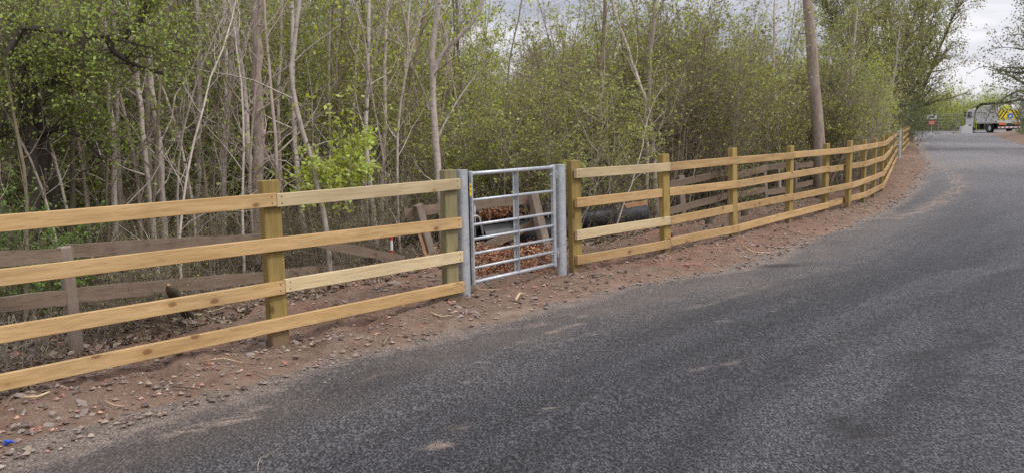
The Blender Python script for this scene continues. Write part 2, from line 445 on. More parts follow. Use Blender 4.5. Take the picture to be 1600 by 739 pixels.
litter = g.mix(g.ramp(n1, [(0.45, 0.0), (0.7, 0.5)]), litter, (0.07, 0.085, 0.03))
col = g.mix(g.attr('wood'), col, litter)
green = g.mix(g.ramp(n2, [(0.3, 0.0), (0.7, 1.0)]), (0.06, 0.075, 0.025), (0.14, 0.13, 0.06))
col = g.mix(g.attr('grassy'), col, green)
col = g.hsv(col, 0.5, 1.0, g.math('ADD', 0.25, g.math('MULTIPLY', n4, 1.5)))
nb = g.bump(g.math('ADD', g.math('MULTIPLY', n3, 1.0), g.math('MULTIPLY', n4, 0.45)), 0.9, 0.02)
g.link(g.bsdf(col, 0.95, 0, nb, 0.12), out.inputs[0])
M['soil'] = m
me = mesh_from('ground', np.stack([X.ravel(), Y.ravel(), Z], -1), [GF], 'soil', None, True)
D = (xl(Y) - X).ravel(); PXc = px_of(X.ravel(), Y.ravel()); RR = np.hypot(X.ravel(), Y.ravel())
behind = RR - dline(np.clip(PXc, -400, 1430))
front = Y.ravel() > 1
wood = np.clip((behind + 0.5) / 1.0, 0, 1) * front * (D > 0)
dust = np.clip(1 - np.abs(D - 0.05) / 0.4, 0, 1) * .7 * (RR < 60)
redness = np.clip(0.35 + np.clip(1.3 - np.abs(D - 2.2), 0, 1) + np.clip((PXc - 850) / 300, 0, 0.5), 0, 1) * (D > 0)
grassy = np.clip((X.ravel() - road_right(Y.ravel()) - 2) / 4, 0, 1) * np.clip((RR - 5) / 8, 0, 1) + np.clip((Y.ravel() - 118) / 8, 0, 1)
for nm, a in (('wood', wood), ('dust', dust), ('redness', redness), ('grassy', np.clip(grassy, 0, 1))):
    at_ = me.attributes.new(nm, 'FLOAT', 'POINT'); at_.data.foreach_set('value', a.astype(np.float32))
structure(obj('ground', me))

# ------------------------------------------------------------------ road
ry = axis(2.0, 14.0, 0.05, -10, 86, 1.05)
uu = np.concatenate([np.arange(-0.35, 3.2, 0.05), np.arange(3.2, 7.0, 0.12), np.linspace(7.0, 8.6, 12)])
U_, Y_ = np.meshgrid(uu, ry)
sc_ = (road_right(Y_) - xl(Y_) + 0.3) / 8.5
RX = xl(Y_) + np.where(U_ < 0, U_, U_ * sc_)
cam_r = 0.035 * np.clip(U_ * (8.2 - U_) / 16.8, 0, 1)
RZ = zbase(RX, Y_) + cam_r + 0.006 * fbm(RX * 0.8, Y_ * 0.8, 2, 40)
rn = len(uu)
ii = (np.arange(len(ry) - 1)[:, None] * rn + np.arange(rn - 1)[None]).ravel()
RF = np.stack([ii, ii + 1, ii + rn + 1, ii + rn], -1)
rx, rye, ru = RX.ravel(), Y_.ravel(), U_.ravel()
ragged = fbm(rx * 1.1, rye * 1.1, 4, 21)
dustv = np.clip(0.95 - (ru - 0.3 * ragged) / 0.36, 0, 1) * .8
dustv = np.maximum(dustv, 0.5 * np.clip(1 - ru / 1.9, 0, 1) * np.clip(0.55 + 1.6 * fbm(rx * 2.5, rye * 1.6, 4, 23), 0, 1))
def seg_dist(px_pts):
    P = np.array([gp(*p)[:2] for p in px_pts]); best = np.full(len(rx), 1e9)
    for a, b in zip(P[:-1], P[1:]):
        ab = b - a; t = np.clip(((rx - a[0]) * ab[0] + (rye - a[1]) * ab[1]) / (ab @ ab), 0, 1)
        best = np.minimum(best, np.hypot(rx - a[0] - t * ab[0], rye - a[1] - t * ab[1]))
    return best
brk = np.clip(0.6 + 1.3 * fbm(rx * 5, rye * 5, 3, 31) + 1.2 * fbm(rx * 15, rye * 15, 2, 33), 0, 1)
def streak(pts, w, a):
    global dustv
    dustv = np.maximum(dustv, a * np.clip(1.3 - seg_dist(pts) / w, 0, 1) * brk)
streak([(560, 560), (700, 530), (800, 515), (905, 495), (960, 478), (1060, 470)], 0.20, 0.62)     # tyre-carried dirt along the edge
soft = np.zeros(len(rx))                          # a thin, even film of dried mud where vehicles carry the verge onto the road
for pts, w_d, a in (([(640, 560), (760, 528), (880, 500), (1000, 468), (1130, 443), (1240, 405), (1330, 368), (1400, 335)], 0.85, 0.75), ([(100, 730), (200, 700), (360, 655), (520, 605), (680, 552)], 0.6, 0.6), ([(1395, 345), (1465, 318), (1500, 295), (1490, 275), (1462, 258), (1450, 248)], 0.35, .55), ([(1470, 262), (1540, 252), (1610, 250)], 1.2, .5)):
    dd_s = seg_dist(pts) / w_d
    soft = np.maximum(soft, a * np.exp(-dd_s ** 2 * 1.6) * np.clip(.75 + .55 * fbm(rx * 1.8, rye * 1.8, 4, 91), 0, 1))
dustv = np.maximum(dustv, soft * .36)
streak([(790, 545), (830, 530), (905, 508)], 0.06, 1.1)
streak([(895, 533), (945, 520)], 0.06, 1.1)
streak([(1000, 500), (1100, 480), (1240, 437), (1340, 402), (1395, 388), (1398, 375), (1385, 368)], 0.08, 0.68)
streak([(1080, 585), (1160, 570)], 0.05, 0.62)
streak([(1395, 345), (1465, 318), (1500, 295), (1490, 275), (1462, 258), (1450, 248)], 0.28, 1.0)
streak([(1420, 370), (1480, 345), (1530, 320)], 0.2, 0.25)
streak([(1470, 262), (1540, 252), (1610, 250)], 0.8, 0.6)
streak([(1462, 282), (1600, 262)], 0.9, 0.5)
streak([(1440, 228), (1540, 236), (1600, 240)], 1.6, 0.4)
streak([(450, 640), (560, 600), (700, 560)], 0.14, 0.55)
streak([(270, 680), (370, 655), (410, 640)], 0.14, 0.9)
for (cx, cy, w, a) in [(685, 704, .075, 1.3), (700, 700, .04, 1.2), (690, 606, .05, .9), (730, 602, .05, .8), (717, 556, .07, .8), (668, 605, .04, .7), (753, 569, .04, .8), (858, 645, .05, .8), (1175, 638, .05, .9), (1145, 684, .06, .5), (1110, 685, .05, .5), (1285, 577, .04, 1.3), (1245, 605, .035, .9), (1358, 697, .04, .8), (1252, 395, .08, .8), (1213, 490, .05, .9), (950, 488, .2, .5), (1020, 470, .25, .5), (1575, 682, .04, .9), (700, 676, .05, .5), (725, 674, .05, .7), (1470, 460, .03, .8), (1130, 507, .05, .9), (1300, 540, .04, .7), (890, 600, .04, .5), (1460, 385, .08, .6)]:
    w *= .78; c = gp(cx, cy); d = np.hypot((rx - c[0]) * 1.0, (rye - c[1]) * 1.0)
    dustv = np.maximum(dustv, a * np.clip(1.4 - d / w + 0.9 * fbm(rx * 16, rye * 16, 2, int(cx)), 0, 1))
oil = np.zeros(len(rx))
for pts, w, a in [([(1400, 620), (1470, 632), (1530, 640)], .05, .55), ([(1440, 560), (1500, 552), (1530, 548), (1535, 530), (1500, 520)], .08, .5), ([(1480, 590), (1560, 600)], .05, .5), ([(1310, 665), (1345, 690)], .09, .6), ([(1200, 416), (1270, 413)], .12, .5), ([(1400, 580), (1450, 565)], .1, .4)]:
    oil = np.maximum(oil, 1.5 * a * np.clip(1.5 - seg_dist(pts) / w, 0, 1) * np.clip(.7 + fbm(rx * 5, rye * 5, 3, 61), 0, 1))
m, nt, out = newmat('asphalt'); g = N(nt)
co = g.coord('Object')
_mp = nt.nodes.new('ShaderNodeMapping'); nt.links.new(co, _mp.inputs[0]); _mp.inputs['Rotation'].default_value = (0, 0, R(28)); _mp.inputs['Scale'].default_value = (1, .5, 1)   # stones dragged along the lane by the paver
cl_ = _mp.outputs[0]
vd = g.voro(cl_, 78); vc = g.voro(cl_, 78, out='Color')
sp = nt.nodes.new('ShaderNodeSeparateColor'); nt.links.new(vc, sp.inputs[0])
big = g.noise(co, 0.7, 5, 0.6); mid = g.noise(co, 7, 5, 0.7); coarse = g.noise(co, 26, 3, 0.7); wear = g.noise(co, 2.2, 5, 0.7)
pit = g.noise(cl_, 84, 4, 0.68); grit = g.noise(cl_, 170, 2, 0.6)
col = g.mix(g.math('POWER', sp.outputs[0], 1.3), (0.043, 0.042, 0.047), (0.130, 0.127, 0.135))
col = g.hsv(col, 0.5, 1.0, g.math('ADD', 0.45, g.math('MULTIPLY', grit, 1.1)))
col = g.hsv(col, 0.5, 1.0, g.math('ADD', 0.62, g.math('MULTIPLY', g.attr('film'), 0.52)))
lay = g.mix(g.math('MULTIPLY', g.attr('far_pale'), 0.85), col, (0.245, 0.230, 0.228))
pits = g.math('MULTIPLY', g.ramp(pit, [(0.38, 1.0), (0.50, 0.0)]), g.math('SUBTRACT', 1.0, g.math('MULTIPLY', g.attr('far_pale'), 0.75)))
col = g.mix(g.math('MULTIPLY', pits, g.ramp(wear, [(0.3, 1.0), (0.7, 0.75)])), lay, (0.0085, 0.0085, 0.0095))
brk = g.math('ADD', g.math('MULTIPLY', mid, 0.55), g.math('MULTIPLY', coarse, 0.45))
dmask = g.ramp(g.math('ADD', g.attr('dust'), g.math('MULTIPLY', g.math('SUBTRACT', brk, 0.5), 1.9)), [(0.48, 0.0), (0.85, 0.8)])
dmask = g.math('MULTIPLY', dmask, g.math('GREATER_THAN', g.attr('dust'), 0.01))
dcol = g.mix(g.ramp(mid, [(0.3, 0.0), (0.7, 1.0)]), (0.21, 0.155, 0.125), (0.36, 0.29, 0.235))
col = g.mix(g.math('MULTIPLY', g.attr('soft'), 0.62), col, (0.235, 0.190, 0.155))
col = g.mix(g.math('MULTIPLY', g.math('MULTIPLY', g.attr('dust'), 0.55), g.ramp(wear, [(0.35, 0.35), (0.65, 1.0)])), col, (0.250, 0.200, 0.160))
col = g.mix(dmask, col, dcol)
col = g.mix(g.attr('oil'), col, (0.022, 0.019, 0.018))
hgt = g.math('ADD', g.math('MULTIPLY', g.ramp(vd, [(0.2, 1.0), (0.7, 0.0)]), 0.5), g.math('MULTIPLY', g.ramp(pit, [(0.36, 0.0), (0.52, 1.0)]), 1.4))
nb = g.bump(hgt, 0.9, 0.010)
rough = g.math('ADD', 0.55, g.math('MULTIPLY', sp.outputs[1], 0.25))
g.link(g.bsdf(col, rough, 0, nb, 0.35), out.inputs[0])
M['asphalt'] = m
me = mesh_from('road', np.stack([rx, rye, RZ.ravel()], -1), [RF], 'asphalt', None, True)
film = np.clip(0.5 + 1.1 * fbm(ru * 1.6, rye * 0.22, 4, 71) + 0.5 * fbm(ru * 5, rye * 1.2, 3, 72), 0, 1)
far_pale = np.clip((np.hypot(rx, rye) - 10) / 26, 0, 1) * np.clip(0.75 + 0.6 * fbm(rx * .25, rye * .12, 3, 51), 0, 1)  # asphalt turns paler with distance from the camera, broken by noise
for nm, a in (('dust', np.clip(dustv, 0, 1)), ('oil', np.clip(oil, 0, .85)), ('far_pale', far_pale), ('film', film), ('soft', np.clip(soft, 0, 1))):
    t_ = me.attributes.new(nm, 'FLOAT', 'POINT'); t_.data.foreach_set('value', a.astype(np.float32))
structure(obj('road', me))
cxs = np.linspace(-40, 160, 60); cys = np.linspace(84.5, 128, 20)
CX, CY = np.meshgrid(cxs, cys)
ii = (np.arange(19)[:, None] * 60 + np.arange(59)[None]).ravel()
me = mesh_from('cross_road', np.stack([CX.ravel(), CY.ravel(), zbase(CX, CY).ravel() - 0.012 + 0.0 * CX.ravel()], -1), [np.stack([ii, ii + 1, ii + 61, ii + 60], -1)], 'asphalt', None, True)
t_ = me.attributes.new('far_pale', 'FLOAT', 'POINT'); t_.data.foreach_set('value', np.full(CX.size, 0.9, np.float32))
structure(obj('cross_road', me))

# ------------------------------------------------------------------ new post and rail fence
RAIL_TOP = (1.17, 0.848, 0.515, 0.235); RAIL_H = 0.1; RAIL_T = 0.038
rngF = np.random.default_rng(3)
def post_mesh(h, w=0.15, d=0.075):
    b = MB(); b.box((0, 0, h / 2 - 0.15), (w, d, h + 0.3), 0, None, 0.005)
    return b.mesh('post', 'post')
POST_ME = [post_mesh(1.27), post_mesh(1.262), post_mesh(1.28)]
def rail_mesh(L, mat, sag, n=10):
    """a sawn board, local X along its length, a little bowed"""
    xs = np.linspace(0, L, n); y = 0.004 * np.sin(xs / L * math.pi) * sag; z = 0.006 * np.sin(xs / L * math.pi + sag) * sag
    b = MB(); h, t, c = RAIL_H / 2, RAIL_T / 2, 0.003
    prof = [(-t + c, -h), (t - c, -h), (t, -h + c), (t, h - c), (t - c, h), (-t + c, h), (-t, h - c), (-t, -h + c)]
    V = np.array([[(x, y[i] + p[0], z[i] + p[1]) for p in prof] for i, x in enumerate(xs)]).reshape(-1, 3)
    k = len(prof); i = np.arange(n - 1)[:, None] * k; j = np.arange(k)[None]; j2 = (j + 1) % k
    b._add(V, np.stack([i + j, i + k + j, i + k + j2, i + j2], -1).reshape(-1, 4), 0)
    b.f.setdefault((k, 0), []).append(np.array([np.arange(k), (np.arange(k) + (n - 1) * k)[::-1]]))
    for x in (0.04, L - 0.04):                                       # nail heads at both ends
        for zz in (-0.025, 0.025):
            a = np.linspace(0, 2 * math.pi, 7)[:-1]
            b.poly([(x + 0.006 * math.cos(q), -t - 0.0025, zz + 0.006 * math.sin(q)) for q in a], 1)
    return b.mesh('rail', [mat, 'nail'])
def build_fence(label, pts, spans, tops=None, post_mats=None):
    """pts: post centres on the ground; spans[row] = list of (i, j, material, end_lo, end_hi)"""
    P = np.array(pts); root_loc = (P[0][0], P[0][1], 0)
    root = thing('timber_fence', label, 'fence', root_loc)
    n = len(P)
    zs = [float(zbase(*p[:2])) for p in P]
    for i, p in enumerate(P):
        a = P[min(i + 1, n - 1)] - P[max(i - 1, 0)]
        o = obj('post', POST_ME[i % 3], root, (p[0] - root_loc[0], p[1] - root_loc[1], zs[i] + rngF.uniform(-.012, .012)))
        o.rotation_euler = (rngF.normal() * 0.008, rngF.normal() * 0.010, math.atan2(a[1], a[0]) + rngF.normal() * 0.03)
        if post_mats and i in post_mats:
            o.data = o.data.copy(); o.data.materials[0] = M[post_mats[i]]
    for row, sp_ in enumerate(spans):
        for (i, j, mt, e0, e1) in sp_:
            a, b = P[i], P[j]; d = (b - a)[:2]; L = np.linalg.norm(d); d = d / L
            nrm = np.array([d[1], -d[0]])
            s0 = a[:2] - d * e0 + nrm * (0.0375 + RAIL_T / 2 + 0.002); L2 = L + e0 + e1
            za = zs[i] + RAIL_TOP[row] - RAIL_H / 2 + rngF.normal() * 0.008; zb = zs[j] + RAIL_TOP[row] - RAIL_H / 2 + rngF.normal() * 0.008
            o = obj('rail', rail_mesh(math.hypot(L2, zb - za), mt, rngF.uniform(-1, 1)), root, (s0[0] - root_loc[0], s0[1] - root_loc[1], za))
            o.rotation_euler = (rngF.normal() * 0.01, -math.atan2(zb - za, L2), math.atan2(d[1], d[0]))
    return root
P1 = gp(436, 541); P2 = gp(705, 480)
dd = (P2 - P1); dd /= np.linalg.norm(dd)
P0 = P1 - dd * 2.06; Pm = P0 - dd * 1.8; Pm2 = Pm - dd * 1.8
w_, q_ = 'rail', 'rail_pale'
build_fence('new four rail timber fence in the foreground, left of the metal gate', [Pm2, Pm, P0, P1, P2],
            [[(0, 1, w_, .05, -.005), (1, 3, w_, 0, -.005), (3, 4, q_, -.0, .09)],
             [(0, 2, w_, .05, -.005), (2, 4, w_, 0, .095)],
             [(0, 1, w_, .05, -.005), (1, 3, w_, 0, .03), (3, 4, q_, -.035, .10)],
             [(0, 2, w_, .05, -.005), (2, 4, w_, 0, .105)]], post_mats={4: 'post_grey'})
fp = [gp(900, 432), gp(1040, 403), gp(1146, 377), gp(1232, 353), gp(1288, 337)]
far_px = [(1324, 17.4), (1348, 19.0), (1364, 20.4), (1376.5, 21.9)]
fp += [pol(a, b) for a, b in far_px]
e0 = fp[-1]; e1 = pol(1399.5, 40.5)
nfar = 10
for k in range(1, nfar + 1): fp.append(e0 + (e1 - e0) * k / nfar)
n = len(fp)
def chain(starts, first):
    out = []
    for a, b in zip(starts[:-1], starts[1:]): out.append((a, b, first if a == 0 else w_, 0.06 if a == 0 else 0.0, 0.05 if b == n - 1 else -0.005))
    return out
for i, row in enumerate(([0, 1, 3, 5, 7, 8, 10, 12, 14, 16, 18], [0, 2, 4, 6, 8, 9, 11, 13, 15, 17, 18], [0, 1, 3, 5, 7, 8, 10, 12, 14, 16, 18], [0, 1, 2, 4, 6, 8, 9, 11, 13, 15, 17, 18])):
    pass
rows = [[0, 1, 3, 5, 7, 8, 10, 12, 14, 16, 18], [0, 2, 4, 6, 8, 9, 11, 13, 15, 17, 18], [0, 1, 3, 5, 7, 8, 10, 12, 14, 16, 18], [0, 1, 2, 4, 6, 8, 9, 11, 13, 15, 17, 18]]
build_fence('long new four rail timber fence curving away from the gate along the road', fp, [chain([k for k in r_ if k < n], q_ if i in (0, 2) else w_) for i, r_ in enumerate(rows)])
f3a = pol(1407.5, 47); f3b = pol(1419, 64)
f3 = [f3a + (f3b - f3a) * k / 8 for k in range(9)]
build_fence('short distant stretch of new timber fence beyond the far grey gate post', f3, [[(0, 4, w_, .05, 0), (4, 8, w_, 0, .05)] for _ in range(4)])

# ------------------------------------------------------------------ steel gate
def steel_post(label, loc, h, r=0.055, strike=None):
    t = thing('steel_gate_post', label, 'gate post', loc, 'galvanised posts of the metal gates')
    b = MB(); b.tube([(0, 0, -0.3), (0, 0, h * 0.5), (0, 0, h)], r, 20, 0)
    obj('tube', b.mesh('post_tube', 'galv', True), t)
    c = MB(); a = np.linspace(0, 2 * math.pi, 21)[:-1]
    c.prism([(r * 1.02 * math.cos(q), r * 1.02 * math.sin(q), h + .001) for q in a], (0, 0, 0.006)); obj('cap', c.mesh('post_cap', 'galv'), t)
    return t
g1 = gp(727, 474.5); g2 = gp(878, 436.5)
gd = (g2 - g1)[:2]; GL = np.linalg.norm(gd); gd = gd / GL; gyaw = math.atan2(gd[1], gd[0])
s1 = steel_post('grey galvanised gate post with latch channel and yellow sticker', g1, 1.24)
s2 = steel_post('grey galvanised gate post carrying the hinges on the right of the metal gate', g2, 1.22)
s1.rotation_euler = (0, 0, gyaw); s2.rotation_euler = (0, 0, gyaw)
b = MB()
b.box((0.082, 0.0, 0.70), (0.004, 0.085, 1.06), 0); b.box((0.068, 0.0405, 0.70), (0.024, 0.004, 1.06), 0); b.box((0.068, -0.0405, 0.70), (0.024, 0.004, 1.06), 0)
obj('strike_channel', b.mesh('strike_channel', 'galv_dark'), s1)  # shadow on the channel painted in as a darker steel colour
b = MB(); b.box((0.068, -0.0440, 1.06), (0.026, 0.002, 0.115), 0)
b.box((0.068, -0.0458, 1.09), (0.012, 0.001, 0.02), 1); b.box((0.068, -0.0458, 1.055), (0.014, 0.001, 0.006), 1); b.box((0.068, -0.0458, 1.04), (0.014, 0.001, 0.006), 1)
obj('warning_sticker', b.mesh('warning_sticker', ['yellow', 'black']), s1)
gate = thing('metal_gate', 'galvanised metal gate with seven horizontal bars between the two fences', 'gate', (g1[0], g1[1], 0), rot=(0, 0, gyaw))
x0, x1 = 0.115, GL - 0.135
zt, zb_ = 1.205, 0.185
def tube_part(name, P, r, mat='galv', sides=12, cap=True):
    b = MB(); b.tube(P, r, sides, 0, cap); return obj(name, b.mesh(name, mat, True), gate)
def stile(x):
    b = MB(); b.box((x, 0, (zt + zb_) / 2), (0.043, 0.043, zt - zb_ + 0.05), 0, None, 0.006); obj('stile', b.mesh('stile', 'galv'), gate)
stile(x0); stile(x1)
for k, f_ in enumerate((0, .243, .47, .60, .734, .868, 1.0)):
    z = zt - (zt - zb_) * f_
    tube_part('bar', [(x0 + .024, 0, z), ((x0 + x1) / 2, 0, z), (x1 - .024, 0, z)], 0.0195 if k in (0, 6) else 0.0145)
b = MB(); xm = x0 + (x1 - x0) * 0.52
b.box((xm, 0.0245, (zt + zb_) / 2), (0.034, 0.006, zt - zb_ + 0.03), 0); b.box((xm + 0.0155, 0.0, (zt + zb_) / 2), (0.005, 0.04, zt - zb_ + 0.03), 0)
obj('mid_brace', b.mesh('mid_brace', 'galv'), gate)
for z in (1.13, 0.30):
    b = MB(); b.tube([(x1 - 0.06, -.0, z), (x1 + 0.09, -.0, z)], 0.009, 8, 0, True); b.tube([(x1 + 0.062, 0, z - .045), (x1 + 0.062, 0, z + .045)], 0.012, 8, 0, True); b.box((x1 + 0.035, 0, z), (0.012, 0.055, 0.05), 0)
    obj('hinge', b.mesh('hinge', 'galv', False), gate)
b = MB(); zl = 0.80
b.tube([(x0 - 0.06, 0.035, zl), (x0 + 0.05, 0.035, zl), (x0 + 0.13, 0.035, zl), (x0 + 0.165, 0.036, zl - .02), (x0 + 0.19, 0.04, zl - .08), (x0 + 0.22, 0.04, zl - .2)], 0.009, 8, 0, True)
b.tube([(x0 + .10, 0.036, zl + .12), (x0 + .10, 0.036, zl - .2)], 0.006, 6, 0, True)
obj('latch_handle', b.mesh('latch_handle', 'galv', True), gate)
# far gate beyond the long fence
fg = pol(1405, 42.5)
s3 = steel_post('distant grey steel gate post at the end of the long timber fence', fg, 1.25, 0.07)
g3 = thing('metal_gate', 'distant galvanised gate standing open behind the long timber fence', 'gate', pol(1372, 38), rot=(0, 0, R(-8)))
b = MB()
for z in (1.22, 0.95, 0.7, 0.5, 0.2): b.tube([(0, 0, z), (0.78, 0, z)], 0.024, 8, 0, True)
obj('bars', b.mesh('gate_bars', 'galv', True), g3)
b = MB(); b.box((0, 0, .7), (.05, .05, 1.12)); b.box((.78, 0, .7), (.05, .05, 1.12)); obj('stile', b.mesh('stile', 'galv'), g3)

# ------------------------------------------------------------------ old weathered fence
rngO = np.random.default_rng(11)
def plank(name, a, b, h, t, mat, parent, org, jag=0.0):
    """board between two points (centre line), local X along it"""
    a = np.array(a); b = np.array(b); d = b - a; L = np.linalg.norm(d)
    mb = MB(); n = 8; xs = np.linspace(0, L, n)
    V = []
    for i, x in enumerate(xs):
        hh = h / 2 * (1 + 0.06 * rngO.normal())
        dx = [0, 0, 0, 0]
        if jag and i in (n - 1,): dx = [rngO.uniform(-jag, jag) for _ in range(4)]
        yo = rngO.normal() * 0.004; zo = rngO.normal() * 0.004
        for q, (yy, zz) in enumerate(((-t / 2, -hh), (t / 2, -hh), (t / 2, hh), (-t / 2, hh))): V.append((x + dx[q], yy + yo, zz + zo))
    i = np.arange(n - 1)[:, None] * 4; j = np.arange(4)[None]; j2 = (j + 1) % 4
    mb._add(V, np.stack([i + j, i + 4 + j, i + 4 + j2, i + j2], -1).reshape(-1, 4), 0)
    mb.f.setdefault((4, 0), []).append(np.array([[0, 1, 2, 3], [4 * n - 1, 4 * n - 2, 4 * n - 3, 4 * n - 4]]))
    o = obj(name, mb.mesh(name, mat), parent, a - np.array(org))
    o.rotation_euler = (rngO.normal() * .04, -math.asin(d[2] / L), math.atan2(d[1], d[0]))
    return o
def old_post(top, base, parent, org, w=0.11, t=0.08):
    top = np.array(top); base = np.array(base); d = top - base; L = np.linalg.norm(d)
    mb = MB(); mb.box((0, 0, L / 2 - 0.1), (w, t, L + .2), 0, None, 0.008)
    o = obj('post', mb.mesh('old_post', 'old_z'), parent, base - np.array(org))
    o.rotation_mode = 'QUATERNION'; q = Vector((0, 0, 1)).rotation_difference(Vector(d / L))
    o.rotation_quaternion = q @ Matrix.Rotation(R(48) + rngO.normal() * .1, 3, 'Z').to_quaternion()
    return o
# left run
OA, OB = pol(0, 6.5), pol(400, 8.6)
def PO(px, py):                              # the point of the old fence's line seen at a pixel
    r_ = ray(px, py); M2 = np.array([[r_[0], -(OB - OA)[0]], [r_[1], -(OB - OA)[1]]]); k_ = np.linalg.solve(M2, OA[:2])[0]
    return np.array([0, 0, CAM_H]) + r_ * k_
def PG(px, py):
    p = PO(px, py); p[2] = 0.0; return p
org = PG(119, 520)
of = thing('old_fence', 'old weathered two rail fence under the saplings behind the left timber fence', 'fence', org)
old_post(PO(100, 385), org, of, org, 0.085, .06)
old_post(PO(-120, 400), PG(-112, 560), of, org, 0.09, .06)
old_post(PO(424, 372), PG(432, 470), of, org, 0.09, .06)
plank('rail', PO(-170, 416), PO(112, 396), .10, .03, 'old_x', of, org)
plank('rail', PO(104, 393), PO(424, 372), .10, .03, 'old_x', of, org)
plank('rail', PO(-170, 494), PO(120, 463), .10, .03, 'old_x', of, org)
plank('rail', PO(112, 461), PO(428, 431), .10, .03, 'old_x', of, org)
plank('rail', PO(424, 429), PO(545, 419), .10, .03, 'old_x', of, org, .06)
old_post(PO(587, 424), PG(590, 450), of, org, 0.08, .06)
_e = PO(485, 376)
tag(plank('old_fence_rail', PO(478, 374), at(628, 406, 9.7), .10, .03, 'old_x', None, (0, 0, 0), .05), 'broken grey fence rail sloping down to the ground near the red and white pole', 'plank')
# leaning post with a cross piece
org = gp(680, 424)
lp = thing('old_fence_post', 'leaning weathered post with a stub of cross rail behind the wooden fence', 'post', org)
old_post(at(652, 320, 10.2), org, lp, org, 0.11)
plank('rail', at(632, 334, 10.25), at(700, 324, 10.35), .11, .035, 'old_x', lp, org, .04)
o_ = plank('pale_split', at(650, 350, 10.08), at(668, 408, 10.12), .035, .02, 'fresh_break', lp, org)
org = gp(857, 404)
lp = thing('old_fence', 'old weathered post and rail seen through the bars of the metal gate', 'fence', org)
old_post(at(832, 303, 11.2), org, lp, org, 0.15)
plank('rail', at(715, 322, 11.1), at(836, 310, 11.3), .12, .035, 'old_x', lp, org)
plank('brace', at(742, 394, 10.9), at(838, 348, 11.3), .10, .035, 'old_x', lp, org, .05)
# right run
def Q_old(px, z):
    d = float(np.interp(px, [985, 1050, 1276, 1300], [13.2, 14.5, 20.8, 22])); p = pol(px, d); p[2] = z; return p
org = Q_old(1066, 0)
of = thing('old_fence', 'old grey two rail fence between the long timber fence and the bushes', 'fence', org)
for px, lean in ((1066, -.03), (1137, .0), (1196, -.05), (1241, .0), (1276, .01)):
    t_ = Q_old(px, .80); t_[0] += lean
    old_post(t_, Q_old(px, 0.02), of, org, 0.13)
for za, zb2 in ((.68, .74), (.26, .30)):
    for a, b_ in ((1046, 1139), (1136, 1198), (1194, 1243), (1240, 1290)):
        plank('rail', Q_old(a, za + rngO.normal() * .03), Q_old(b_, zb2 + rngO.normal() * .03), .11, .035, 'old_x', of, org)
tag(plank('broken_plank', at(1010, 317, 12.6), at(980, 322, 12.4), .06, .025, 'fresh_break', None, (0, 0, 0), .08), 'broken plank with a raw orange end resting over the black pipe', 'plank')

# ------------------------------------------------------------------ black pipes, pole, marker, log
def lying_pipe(name, label, P, r, hollow=True):
    b = MB(); P = np.array(P, float); k = len(P)
    tt = np.linspace(0, k - 1, 24); Q = np.stack([np.interp(tt, np.arange(k), P[:, i]) for i in range(3)], 1)
    rr = r * (1 + 0.012 * np.sin(np.arange(24) * 2.1))
    b.tube(Q, rr, 20, 0)
    b.tube(Q[::-1], rr[::-1] * 0.9, 20, 0)
    for e, s_ in ((0, 1), (-1, -1)):
        t = Q[1] - Q[0] if e == 0 else Q[-1] - Q[-2]
        b.tube([Q[e], Q[e] + t / np.linalg.norm(t) * .002 * s_], [rr[e] * .9, rr[e]], 20, 0)
    o = obj(name, b.mesh(name, 'blackpipe', True))
    return tag(o, label, 'pipe', 'black pipes lying behind the gate')
lying_pipe('black_pipe', 'upper black plastic pipe lying behind the gate under the wood chips', [at(690, 346, 11.6), at(745, 336, 11.7), at(800, 330, 12.0), at(880, 326, 12.6)], .15)
lying_pipe('black_pipe', 'lower black plastic pipe with its open end showing through the gate bars', [at(752, 374, 11.2), at(800, 367, 11.4), at(880, 356, 12.0)], .165)
lying_pipe('black_pipe', 'black plastic pipe stretching behind the timber fence to the right of the gate', [at(880, 346, 12.9), at(940, 340, 13.2), at(1004, 334, 13.7)], .16)
lying_pipe('black_pipe', 'short black pipe lying at the foot of the leaning old post left of the gate', [at(612, 374, 11.6), at(660, 366, 11.9), at(720, 358, 12.1)], .13)

b = MB(); pb = pol(1289, 19.6); pb[2] = gz(*pb[:2]) - .3; pt = at(1262, -2, 19.6)
pd = (pt - pb); pt2 = pb + pd * 2.0
zz = np.linspace(0, 1, 14)[:, None]
b.tube(pb + (pt2 - pb) * zz + 0.012 * np.random.default_rng(1).normal(size=(14, 3)), 0.138 - 0.084 * zz[:, 0], 14, 0, True)
tp = thing('telegraph_pole', 'thick leaning wooden telegraph pole rising from the bushes behind the fence', 'pole', pb)
o = obj('shaft', b.mesh('pole_shaft', 'pole', True), tp, -pb)
b = MB()
for k in range(6):
    q = pb + (pt2 - pb) * (0.42 + .07 * k); s_ = 1 if k % 2 else -1
    b.tube([q, q + np.array([.22 * s_, -.02, 0]), q + np.array([.22 * s_, -.02, .04])], .009, 6, 0, True)
obj('climbing_steps', b.mesh('climbing_steps', 'nail'), tp, -pb)

b = MB(); base = gp(613, 436); base[2] = -.1
top = at(611, 354, math.hypot(base[0], base[1]))
d = top - base
mk = thing('marker_pole', 'thin red and white marker pole standing behind the timber fence', 'marker pole', base)
segs = [(0.0, .62, 'red'), (.62, .78, 'white'), (.78, .93, 'red'), (.93, 1.0, 'white')]
for a, c, mt in segs:
    b = MB(); b.tube([d * a, d * c], .016, 8, 0, True); obj('band', b.mesh('band', mt, False), mk)
b = MB(); b.tube([d * 1.0, d * 1.03], .026, 8, 0, True); obj('cap', b.mesh('cap', 'black'), mk)

